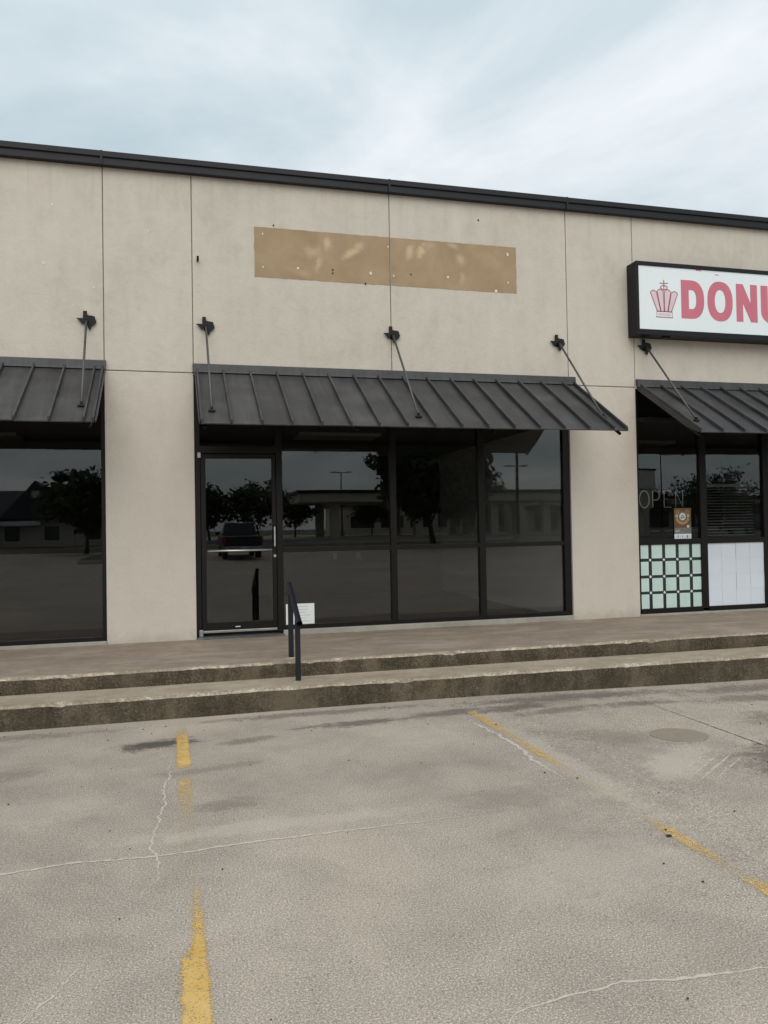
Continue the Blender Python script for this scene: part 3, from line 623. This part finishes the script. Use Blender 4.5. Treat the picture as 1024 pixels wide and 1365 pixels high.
def sup(cx, cz, rx, rz, e, n=48): return [(cx+rx*math.copysign(abs(math.cos(2*math.pi*k/n))**(2/e), math.cos(2*math.pi*k/n)), cz+rz*math.copysign(abs(math.sin(2*math.pi*k/n))**(2/e), math.sin(2*math.pi*k/n))) for k in range(n)]
ZL0, ZL1 = 4.305, 4.818; cz = (ZL0+ZL1)/2
def dshape(x0, x1, z0, z1, rnd):          # half-round right side, 48 points starting bottom-left
    P = [(x0, z0), (x0+(x1-x0)*rnd*.5, z0)]
    n = 22
    cxx = x0+(x1-x0)*rnd
    for k in range(n+1):
        a = -math.pi/2+math.pi*k/n
        P.append((cxx+(x1-cxx)*abs(math.cos(a))**.8, (z0+z1)/2+(z1-z0)/2*math.copysign(abs(math.sin(a))**.9, math.sin(a))))
    P += [(x0+(x1-x0)*rnd*.5, z1), (x0, z1)]
    return P
ringpoly('letter', dshape(6.548, 6.902, ZL0, ZL1, .42), dshape(6.665, 6.778, ZL0+.13, ZL1-.13, .4), M_pink)
ringpoly('letter', sup(7.15, cz, .198, .268, 2.3), sup(7.15, cz, .083, .155, 2.2), M_pink)
vinyl([(7.405, ZL0), (7.405, ZL1), (7.515, ZL1), (7.632, ZL0+.26), (7.632, ZL1), (7.742, ZL1), (7.742, ZL0), (7.635, ZL0), (7.512, ZL0+.25), (7.512, ZL0)], M_pink, 'letter')
U = [(7.80, ZL1), (7.80, ZL0+.17)]+[(7.985-.185*math.cos(math.pi*k/14), ZL0+.16-.168*math.sin(math.pi*k/14)) for k in range(15)]+[(8.17, ZL0+.17), (8.17, ZL1), (8.055, ZL1), (8.055, ZL0+.18)]+[(7.985+.07*math.cos(math.pi*k/10), ZL0+.17-.065*math.sin(math.pi*k/10)) for k in range(11)]+[(7.915, ZL0+.18), (7.915, ZL1)]
vinyl(U, M_pink, 'letter')
vinyl([(8.22, ZL1), (8.60, ZL1), (8.60, ZL1-.12), (8.468, ZL1-.12), (8.468, ZL0), (8.352, ZL0), (8.352, ZL1-.12), (8.22, ZL1-.12)], M_pink, 'letter')
sc = [(8.98, cz+.12), (8.97, cz+.2), (8.86, ZL1+.008), (8.74, ZL1-.02), (8.66, cz+.17), (8.67, cz+.06), (8.76, cz-.01), (8.87, cz-.06), (8.88, cz-.12), (8.83, cz-.16), (8.77, cz-.14), (8.755, cz-.08), (8.645, cz-.08), (8.66, cz-.19), (8.74, ZL0-.005), (8.86, ZL0-.008), (8.96, ZL0+.05), (9.0, cz-.13), (8.98, cz-.02), (8.90, cz+.05), (8.79, cz+.10), (8.77, cz+.14), (8.80, cz+.165), (8.85, cz+.15), (8.87, cz+.12)]
vinyl(sc, M_pink, 'letter')
# crown emblem
def stroke(name, pts, wd, mat, dy=.003, closed=False):
    P = [Vector(p) for p in pts]; n = len(P); o = []; i_ = []
    for k in range(n):
        a, b = (P[(k-1) % n], P[(k+1) % n]) if closed else (P[max(k-1, 0)], P[min(k+1, n-1)])
        d = (b-a).normalized(); nn = Vector((-d.y, d.x))*wd/2; o.append(tuple(P[k]+nn)); i_.append(tuple(P[k]-nn))
    if closed: return ringpoly(name, o, i_, mat, dy)
    return vinyl(o+i_[::-1], mat, name, dy)
bz = 4.305; petals = [(-.205, -.112, -.105, -.055), (-.105, -.012, -.052, -.004), (.008, .102, .004, .05), (.108, .205, .055, .105)]
cxr = 6.29
for (a, b, c, d) in petals:
    top = 4.645 if abs(a+b) > .2 else 4.665
    P = [(cxr+c, bz+.075)]+[(cxr+a+(b-a)*k/8, top-.02+.028*math.sin(math.pi*k/8)-(.0 if abs(a+b) < .2 else .0)) for k in range(9)]+[(cxr+d, bz+.075)]
    vinyl(P, M_lpink, 'emblem_petal', .0015); stroke('emblem_outline', P, .013, M_mar, .003, True)
stroke('emblem_outline', [(cxr-.125, bz), (cxr+.125, bz), (cxr+.115, bz+.075), (cxr-.115, bz+.075)], .013, M_mar, .003, True)
vinyl([(cxr-.105, bz+.022), (cxr+.105, bz+.022), (cxr+.10, bz+.055), (cxr-.10, bz+.055)], M_lpink, 'emblem_band', .0015)
stroke('emblem_cross', [(cxr, 4.655), (cxr, 4.80)], .013, M_mar); stroke('emblem_cross', [(cxr-.062, 4.752), (cxr+.062, 4.757)], .012, M_mar, .0035)
stroke('emblem_ring', [(cxr+.05*math.cos(6.283*k/20), 4.698+.026*math.sin(6.283*k/20)) for k in range(20)], .012, M_mar, .004, True)
vinyl([(6.77, 4.968), (6.80, 4.95), (6.835, 4.958), (6.865, 4.945), (6.862, 4.969)], M_pink, 'torn_vinyl'); vinyl([(7.07, 4.925), (7.13, 4.922), (7.15, 4.915), (7.09, 4.914)], M_mar, 'torn_vinyl')
for x in (6.35, 8.6): sp(MB().box(x-.05, x+.05, SY+.05, SY+.11, SZ0-.02, SZ0-.0005), 'drain_clip', M_case)

# ------------------------------------------------------------------ things at the windows
NO = empty('open_sign', (6.43, .13, 1.80), 'unlit neon tube OPEN sign hanging inside the donut shop window', 'neon sign')
M_tube = simple('milky_unlit_tube', (0.70, 0.68, 0.64), 0.3)
def nt_(pts, name='neon_letter'):
    o = MB().tube([(x, .13, z) for x, z in pts], .0065, 6).build(name, M_tube, NO, smooth=True); o.location = -Vector(NO.location)
a0, a1 = 1.815, 2.035; am = (a0+a1)/2
nt_([(6.145+.075*math.sin(6.283*k/20), am+.115*math.cos(6.283*k/20)) for k in range(21)])
nt_([(6.275, a0), (6.275, a1), (6.345, a1), (6.375, a1-.03), (6.375, am+.02), (6.345, am-.01), (6.28, am-.01)])
nt_([(6.56, a1), (6.45, a1), (6.45, am), (6.53, am), (6.45, am), (6.45, a0), (6.56, a0)])
nt_([(6.63, a0), (6.63, a1), (6.74, a0), (6.74, a1)])
o = MB().box(6.05, 6.78, .14, .145, am-.006, am+.006).box(6.05, 6.78, .14, .145, a0+.02, a0+.03).build('support_rail', M_black, NO); o.location = -Vector(NO.location)
for x in (6.15, 6.68):
    o = MB().tube([(x, .142, am), (x, .142, 2.95)], .0015, 4).build('hanging_wire', M_black, NO); o.location = -Vector(NO.location)
PO = empty('poster', (6.67, .05, 1.375), 'small brown and gold poster with round emblem taped to donut shop window', 'poster')
def pp(mb, name, mat):
    o = mb.build(name, mat, PO); o.location = -Vector(PO.location)
M_pbr = simple('poster_brown', (0.13, 0.075, 0.035), 0.5, 0, 0.7, 22); M_gold = simple('poster_gold', (0.55, 0.32, 0.10), 0.5, 0, 0.3, 20); M_pcr = simple('poster_cream', (0.62, 0.62, 0.58), 0.5, 0, 0.2, 30); M_pgr = simple('poster_grey', (0.17, 0.165, 0.15), 0.5, 0, 0.4, 20); M_pbl = simple('poster_blue', (0.09, 0.16, 0.22), 0.5)
pp(MB().box(6.542, 6.805, .049, .052, 1.49, 1.80), 'print_sheet', M_pbr); pp(MB().box(6.542, 6.805, .0485, .052, 1.452, 1.535), 'grey_band', M_pgr); pp(MB().box(6.542, 6.803, .048, .052, 1.372, 1.451), 'white_strip', M_paper)
def ann(cx, cz, r0, r1, mat, y, name, a0=0, a1=6.2832, n=28):
    mb = MB()
    for k in range(n+1):
        a = a0+(a1-a0)*k/n
        for r in (r0, r1): mb.v.append((cx+r*math.cos(a), y, cz+r*math.sin(a)))
    for k in range(n): mb.f.append((2*k, 2*k+1, 2*k+3, 2*k+2)); mb.mi.append(0)
    pp(mb, name, mat)
ex, ez = 6.672, 1.685
ann(ex, ez, .098, .108, M_gold, .0482, 'gold_ring', -2.9, -.25); ann(ex, ez, .078, .092, M_gold, .0482, 'gold_ring', -3.4, .3); ann(ex, ez, .055, .068, M_pgr, .0482, 'dark_ring'); ann(ex, ez, 0, .05, M_pcr, .0481, 'cream_disc')
ann(ex, ez, .012, .022, M_pbl, .0478, 'blue_ring'); ann(ex-.02, ez-.02, 0, .012, M_pbl, .0477, 'blue_dot'); ann(ex+.024, ez-.012, 0, .011, M_pgr, .0477, 'dark_dot')
for s in (-1, 1):
    ann(ex+s*.075, ez+.06, .016, .025, M_gold, .048, 'gold_scroll'); ann(ex+s*.09, ez+.01, .01, .018, M_pcr, .048, 'cream_scroll')
ann(6.755, 1.552, .0, .019, M_pcr, .0478, 'seal')
rd = random.Random(3)
for k in range(7): x = 6.555+.035*k; pp(MB().box(x, x+rd.uniform(.008, .022), .0474, .048, 1.39+rd.uniform(0, .012), 1.432), 'print_mark', M_pgr if k % 2 else M_pcr)
for k in range(4): x = 6.556+.016*k; pp(MB().xz([(x, 1.478+.012*(k % 2)), (x+.012, 1.50+.01*(k % 2)), (x+.016, 1.503+.01*(k % 2)), (x+.006, 1.476)], .047, .0484), 'script_mark', M_pcr)
NP = empty('paper_notice', (1.45, .055, .475), 'white paper notice taped low inside window behind the handrail', 'notice')
M_not = simple('notice_paper', (0.78, 0.80, 0.76), 0.7, 0, 0.04); M_ink = simple('faint_ink', (0.42, 0.50, 0.62), 0.8)
o = MB().box(1.285, 1.622, .052, .0535, .476, .728).build('sheet', M_not, NP); o.location = -Vector(NP.location)
rd = random.Random(9)
for k in range(6):
    z = .69-.034*k; o = MB().box(1.43, 1.43+rd.uniform(.09, .15), .0512, .0521, z, z+.006).build('print_line', M_ink, NP); o.location = -Vector(NP.location)
BL = empty('venetian_blind', (7.5, .22, 1.4), 'grey horizontal slat blind lowered inside second donut shop window', 'blind')
M_slat = simple('grey_slat', (0.24, 0.24, 0.235), 0.6)
sl0 = None
for k in range(17):
    z = .02+.04*k
    if sl0 is None: sl0 = MB().hull8([(-.45,-.012,-.008),(.45,-.012,-.008),(-.45,.012,.004),(.45,.012,.004),(-.45,-.012,-.0065),(.45,-.012,-.0065),(-.45,.012,.0055),(.45,.012,.0055)]).build('slat', M_slat, BL, loc=(0, 0, z))
    else: inst(sl0, 'slat', BL, (0, 0, z), (random.uniform(-.12, .12), 0, 0))
MB().box(-.46, .46, -.02, .02, .69, .73).build('head_rail', M_slat, BL)

# ------------------------------------------------------------------ handrail
HR = empty('handrail', (1.113, -1.73, .2), 'dark painted metal pipe handrail standing on the steps beside the door', 'handrail'); ho = -Vector(HR.location)
def hp(mb, name, mat, **k): o = mb.build(name, mat, HR, **k); o.location = ho
hx = 1.113
hp(MB().box(hx-.024, hx+.024, -1.545, -1.497, .345, 1.02), 'post', M_rail, bevel=.006)
hp(MB().box(hx-.023, hx+.023, -1.972, -1.926, .19, .80), 'post', M_rail, bevel=.006)
hp(MB().tube([(hx, -1.44, 1.065), (hx, -1.52, 1.03), (hx, -1.95, .80), (hx, -2.08, .745)], .027, 16, cap=False).tube([(hx, -2.079, .7455), (hx, -1.95, .80), (hx, -1.52, 1.03), (hx, -1.44, 1.065)], .022, 16, cap=False), 'rail', M_rail, smooth=True)
def grout(y, z, s):
    rd = random.Random(s); P = [(hx+rd.uniform(.045, .08)*math.cos(k*.524), y+rd.uniform(.035, .06)*math.sin(k*.524)) for k in range(12)]
    hp(MB().prism(P, lambda a, b: (a, b, z-.02), lambda a, b: (hx+(a-hx)*.7, y+(b-y)*.7, z+.008)), 'grout_collar', M_lip)
grout(-1.521, .352, 1); grout(-1.949, .202, 2)

# ------------------------------------------------------------------ small debris on the lot
M_chip = simple('dark_litter', (0.02, 0.018, 0.015), 0.9); M_leaf = simple('dry_leaf', (0.10, 0.06, 0.03), 0.9)
mb = MB(); rd = random.Random(12)
mb.box(2.42, 2.446, -5.69, -5.672, .004, .008)
for k in range(150):
    x = rd.uniform(-2, 6); y = rd.uniform(-7, -2.35) if k % 3 else -2.32-abs(rd.gauss(0, .12)); s = rd.uniform(.002, .007); a = rd.uniform(0, 6.28); z = gz(x, y)+.003
    if k > 130: y = rd.uniform(-1.5, -.1); z = .366 - .012*(-y/.8)+.004
    P = [(x+s*math.cos(a+q)*rd.uniform(.5, 1.3), y+s*.7*math.sin(a+q)) for q in (0, 1.3, 2.6, 3.9, 5.2)]
    mb.prism(P, lambda u, w_: (u, w_, z), lambda u, w_: (u, w_, z+.003+s*.2))
o = mb.build('leaf_litter', M_chip); o['kind'] = 'stuff'; o['label'] = 'scattered dark leaf bits and grit on the lot'; 

# ------------------------------------------------------------------ across the lot: what the glass reflects
M_bark = simple('bark', (0.07, 0.055, 0.04), 0.95, 0, 0.3, 4, 0.4)
def mat_leafy(name, c0, c1):
    a = NT(name); v = a.tc(rand=True); n = a.noise(v, 1.2, 4, 0.6); f = a.noise(v, 9, 2, 0.6)
    return a.bsdf(a.ramp(a.math('MULTIPLY_ADD', f, 0.5, a.math('MULTIPLY', n, 0.5)), [(0.35, c0), (0.65, c1)]), 0.7, 0, None, 0.3)
M_fol = mat_leafy('dark_foliage', (0.028, 0.042, 0.018), (0.06, 0.085, 0.03)); M_fol2 = mat_leafy('mid_foliage', (0.04, 0.06, 0.022), (0.08, 0.11, 0.04))
def tree(name, x, y, h, r, label, seed, leaves=3500, mat=None, trunk_frac=.25, ls=.22, ncl=70):
    rd = random.Random(seed); z0 = gz(x, y)-.05
    T = empty(name, (x, y, z0), label, 'tree', 'trees across the parking lot reflected in the glass')
    mb = MB(); tips = []
    def branch(p, d, L, rad, lev):
        pts = [p]; rs = [rad]; q = Vector(p)
        for k in range(4):
            d = (d+Vector((rd.uniform(-.18, .18), rd.uniform(-.18, .18), rd.uniform(-.05, .15)))).normalized(); q = q+d*L/4; pts.append(q.copy()); rs.append(rad*(1-.16*(k+1)))
        mb.tube(pts, rs, 7 if lev < 2 else 5, True)
        if lev >= 3: tips.append(q); return
        for k in range(4 if lev == 0 else 3):
            a = rd.uniform(0, 6.283); sp_ = rd.uniform(.45, 1.0); nd = (d*.6+Vector((math.cos(a)*sp_, math.sin(a)*sp_, rd.uniform(.0, .5)))).normalized()
            branch(pts[-1] if k < 2 else pts[-2], nd, L*rd.uniform(.6, .85), rs[-1]*.75, lev+1)
        tips.append(q)
    branch(Vector((0, 0, 0)), Vector((0, 0, 1)), h*trunk_frac, .028*h, 0)
    mb.build('trunk', M_bark, T)
    # crown: leaf-sized faces gathered in clumps through an uneven volume
    lm = MB(); cz_ = h*.60; rz_ = h*.42; clumps = []
    while len(clumps) < ncl:
        u = Vector((rd.uniform(-1, 1), rd.uniform(-1, 1), rd.uniform(-1, 1)))
        if not .25 < u.length < 1: continue
        k = .8+.35*noise.noise(u*2.2+Vector((seed, 0, 0)))
        clumps.append((Vector((u.x*r*k, u.y*r*k, cz_+u.z*rz_*k)), rd.uniform(.14, .26)*r))
    for i in range(leaves):
        c, cr = clumps[i % len(clumps)]; d = Vector((rd.gauss(0, .6), rd.gauss(0, .6), rd.gauss(0, .45))); p = c+d*cr
        n_ = Vector((rd.gauss(0, 1), rd.gauss(0, 1), rd.gauss(0, 1)+.6)).normalized(); t = n_.orthogonal().normalized(); t.rotate(Matrix.Rotation(rd.uniform(0, 6.28), 3, n_)); b = n_.cross(t); s = ls*rd.uniform(.6, 1.3)
        k = len(lm.v); lm.v += [tuple(p-t*s), tuple(p+b*s*.5), tuple(p+t*s), tuple(p-b*s*.5)]; lm.f.append((k, k+1, k+2, k+3)); lm.mi.append(0)
    lm.build('crown', mat or M_fol, T)
    return T
tree('shade_tree', 17.6, -43, 9.6, 4.1, 'large dense tree reflected in the middle storefront windows', 1, 30000, M_fol, .22, .31, 200)
tree('shade_tree', -5.2, -43.5, 5.9, 2.8, 'leaning dark tree reflected at the edge of the left window', 2, 4500)
tree('background_tree', 3.3, -64, 5.2, 2.6, 'dark tree reflected at left side of the glass door', 3, 3000)
tree('background_tree', 8.0, -66, 5.6, 3.3, 'broad rounded tree reflected at right side of the glass door', 4, 3500, M_fol2)
tree('background_tree', 13.5, -80, 5.0, 2.8, 'tree reflected beneath the left end of the drive-through canopy', 5, 2500, M_fol2)
tree('background_tree', 23.5, -84, 4.6, 3.0, 'low round tree reflected behind the canopy column', 6, 2500)
tree('background_tree', 42, -92, 8.0, 2.6, 'tree reflected above the low roof in the right pane', 7, 2500, M_fol2)
tree('background_tree', 62, -70, 6.6, 5.5, 'wide tree mass reflected in the second donut shop window', 8, 4500)
tree('background_tree', 57, -78, 6.0, 3.5, 'tree reflected beside the tall sign in the donut shop window', 9, 3000, M_fol2)
tree('background_tree', -22, -74, 7.0, 4.0, 'tree reflected behind the gabled house at far left', 10, 3000)

M_tan = simple('tan_stucco', (0.47, 0.43, 0.35), 0.85, 0, 0.1, .6); M_droof = simple('dark_shingle', (0.035, 0.042, 0.048), 0.9, 0, 0.25, 2); M_win = simple('dark_window', (0.02, 0.022, 0.025), 0.15); M_trim = simple('pale_trim', (0.62, 0.61, 0.58), 0.7)
H = empty('house', (-10, -60, gz(-10, -58)), 'gabled building with dark roof reflected in the left window', 'building')
z0 = -.1
MB().box(-14, 5.6, -8, 0, z0, 2.25).build('wall', M_tan, H)
MB().hull8([(-14.6,-8.6,2.25),(6.2,-8.6,2.25),(-14.6,.7,2.25),(6.2,.7,2.25),(-12,-4.2,4.75),(3.6,-4.2,4.75),(-12,-3.8,4.75),(3.6,-3.8,4.75)]).build('roof', M_droof, H)
MB().xz([(-3.2,2.3),(2.4,2.3),(-.5,5.35)], -4.0, .9).build('gable', M_droof, H)
MB().box(-.8, -.2, .89, .95, 3.95, 4.5).build('vent', M_tan, H)
MB().box(-9, -.2, .2, 1.0, 1.75, 2.1).build('fascia_board', M_trim, H)
for x in (-12.5, -10.6, -8.6, -6.6, -4.4, -2.4, .6, 3.8):
    f = MB().box(x-.55, x+.55, -.05, .06, .5, 1.65).build('window', M_win, H); MB().box(x-.62, x+.62, .03, .09, .42, .5).build('window_sill', M_trim, f)
for x in (-9, -5.5, -3.4, 2.2, 5.3): MB().box(x-.1, x+.1, .02, .16, z0, 2.2).build('pilaster', M_tan, H)

CN = empty('drive_through_canopy', (13, -76, gz(20, -76)-.05), 'long tan drive-through canopy on thick columns reflected in the middle windows', 'canopy')
MB().box(-.5, 33, -6, 6, 3.65, 4.55).build('fascia', M_tan, CN, bevel=.05); MB().box(-.8, 33.3, -6.3, 6.3, 4.55, 4.85).build('roof_edge', M_coping, CN, bevel=.05)
for x in (3.4, 12.5, 19.5, 21.2, 27.5):
    for y in (-4.3, 4.3): MB().box(x-.45, x+.45, y-.45, y+.45, -.3, 3.65).build('column', M_tan, CN, bevel=.04)
BK = empty('bank_building', (22, -96, gz(30, -96)-.05), 'low tan building with dark window band reflected behind the canopy', 'building')
MB().box(0, 40, -10, 0, -.2, 3.9).build('wall', M_tan, BK); MB().box(-.4, 40.4, -10.4, .5, 3.9, 4.6).build('roof', M_droof, BK)
for k in range(9): f = MB().box(1.6+4.2*k, 4.8+4.2*k, -.05, .06, .9, 2.5).build('window', M_win, BK); MB().box(1.5+4.2*k, 4.9+4.2*k, .02, .1, .8, .9).build('window_sill', M_trim, f)
RB = empty('retail_building', (46, -88, gz(50, -88)-.05), 'long low shop row reflected in the rightmost middle pane', 'building')
MB().box(0, 40, -12, 0, -.2, 4.3).build('wall', M_tan, RB); MB().box(-.3, 40.3, -.2, 2.4, 2.9, 3.5).build('walkway_canopy', M_droof, RB); MB().box(-.2, 40.2, -12.2, .2, 4.3, 4.7).build('parapet', M_coping, RB)
for k in range(9): MB().box(1+4.3*k, 4.4+4.3*k, -.05, .06, .3, 2.6).build('window', M_win, RB)

def lightpole(x, y, h, label, double=True, r=.09):
    L = empty('light_pole', (x, y, gz(x, y)), label, 'light pole', 'parking lot light poles reflected in the glass')
    MB().tube([(0, 0, -.2), (0, 0, h)], [r, r*.7], 10).build('pole', M_black, L, smooth=True)
    MB().tube([(0, 0, -.2), (0, 0, .7)], r*3, 14).build('base', M_sill, L)
    for s in ((-1, 1) if double else (1,)):
        MB().box(min(0, s*.9), max(0, s*.9), -.04, .04, h-.1, h-.02).build('arm', M_black, L); a = MB().box(s*.9-.35, s*.9+.35, -.2, .2, h-.12, h+.06).build('lamp_head', M_trim, L, bevel=.03)
lightpole(19.6, -83, 7.6, 'twin headed light pole reflected above the drive-through canopy'); lightpole(33.5, -64, 7.0, 'thin twin headed light pole reflected in the rightmost middle pane', r=.07)
lightpole(24.0, -43.0, 11.0, 'thick dark light pole reflected beside the right middle mullion', False, .12); lightpole(44, -55, 7.6, 'slender light pole reflected behind the unlit OPEN sign', False, .07)
PY = empty('pylon_sign', (42.8, -56, gz(42, -56)), 'tall blank panelled roadside sign reflected at edge of donut shop window', 'sign')
MB().box(-.35, .35, -.25, .25, -.2, 2.6).build('post', M_tan, PY); MB().box(-1.3, 1.0, -.3, .3, 4.4, 6.1).build('upper_panel', M_trim, PY); MB().box(-1.2, .7, -.28, .28, 2.6, 4.3).build('lower_panel', M_tan, PY); MB().box(-1.4, 1.15, -.36, .36, 6.1, 6.25).build('cap', M_black, PY)

def pickup(name, loc, rz, label, paint):
    T = empty(name, loc, label, 'pickup truck', 'pickup trucks parked across the lot', rz)   # local: -Y is the nose, origin under the middle
    gl = M_win; bk = M_black
    body = [(-2.85,.55),(-2.9,.85),(-2.75,1.08),(-1.35,1.16),(-1.2,1.18),(.75,1.18),(.78,1.14),(2.75,1.14),(2.78,.62),(2.4,.5),(2.35,.55),(-2.4,.55)]
    MB().yz(body, -.98, .98).build('body', paint, T, bevel=.05)
    MB().hull8([(-.92,-1.3,1.15),(.92,-1.3,1.15),(-.92,.75,1.15),(.92,.75,1.15),(-.74,-.55,1.84),(.74,-.55,1.84),(-.74,.5,1.84),(.74,.5,1.84)]).build('cab', paint, T, bevel=.04)
    MB().hull8([(-.80,.70,1.24),(.80,.70,1.24),(-.80,.74,1.24),(.80,.74,1.24),(-.68,.52,1.74),(.68,.52,1.74),(-.68,.58,1.74),(.68,.58,1.74)]).build('rear_window', gl, T)
    MB().hull8([(-.80,-1.25,1.22),(.80,-1.25,1.22),(-.80,-1.2,1.22),(.80,-1.2,1.22),(-.68,-.66,1.76),(.68,-.66,1.76),(-.68,-.6,1.76),(.68,-.6,1.76)]).build('windscreen', gl, T)
    for s in (-1, 1):
        xa, xb = s*.925, s*.79
        p = [(xa, -1.0, 1.24), (xa, .55, 1.24), (xb, .4, 1.74), (xb, -.5, 1.74)]
        MB().prism([(a, c) for _, a, c in p], lambda a, c: (s*(.93-.27*(c-1.2)/.6), a, c), lambda a, c: (s*(.90-.27*(c-1.2)/.6), a, c)).build('side_window', gl, T)
        MB().box(s*.98-.09, s*.98+.01 if s > 0 else s*.98+.09, 2.70, 2.80, .78, 1.10).build('tail_light', M_tail, T, bevel=.01); MB().box(s*.8-.14, s*.8+.14, -2.92, -2.84, .8, .98).build('headlight', M_trim, T, bevel=.02)
        MB().box(min(s*.95, s*1.2), max(s*.95, s*1.2), -.95, -.85, 1.18, 1.36).build('mirror', bk, T, bevel=.02)
        for y in (-1.85, 1.75):
            ty = MB().tube([(s*.72, y, .40), (s*.99, y, .40)], .40, 24).build('tyre', M_tyre, T, bevel=.03); MB().tube([(s*.97, y, .40), (s*1.0, y, .40)], .24, 16).build('rim', M_alu, ty)
    MB().box(-.72, .72, 2.765, 2.80, .66, 1.10).build('tailgate', paint, T, bevel=.015); MB().box(-.95, .95, 2.72, 2.95, .48, .64).build('rear_bumper', M_alu, T, bevel=.03); MB().box(-.16, .16, 2.95, 2.96, .50, .62).build('number_plate', M_trim, T)
    MB().box(-.95, .95, -3.0, -2.8, .42, .62).build('front_bumper', bk, T, bevel=.03); MB().box(-.55, .55, -2.93, -2.86, .68, 1.0).build('grille', bk, T)
    return T
M_tail = simple('red_lens', (0.35, 0.015, 0.01), 0.2); M_tyre = simple('tyre_rubber', (0.02, 0.02, 0.02), 0.9); M_tp = simple('dark_truck_paint', (0.018, 0.02, 0.024), 0.2); M_tp2 = simple('black_truck_paint', (0.012, 0.012, 0.014), 0.2)
pickup('pickup_truck', (3.5, -34.0, gz(3.5, -34)), 0, 'dark pickup truck seen from behind, reflected in the glass door', M_tp)
pickup('pickup_truck', (51.5, -52.5, gz(51, -53)), R(68), 'black pickup truck reflected low in the second donut shop window', M_tp2)
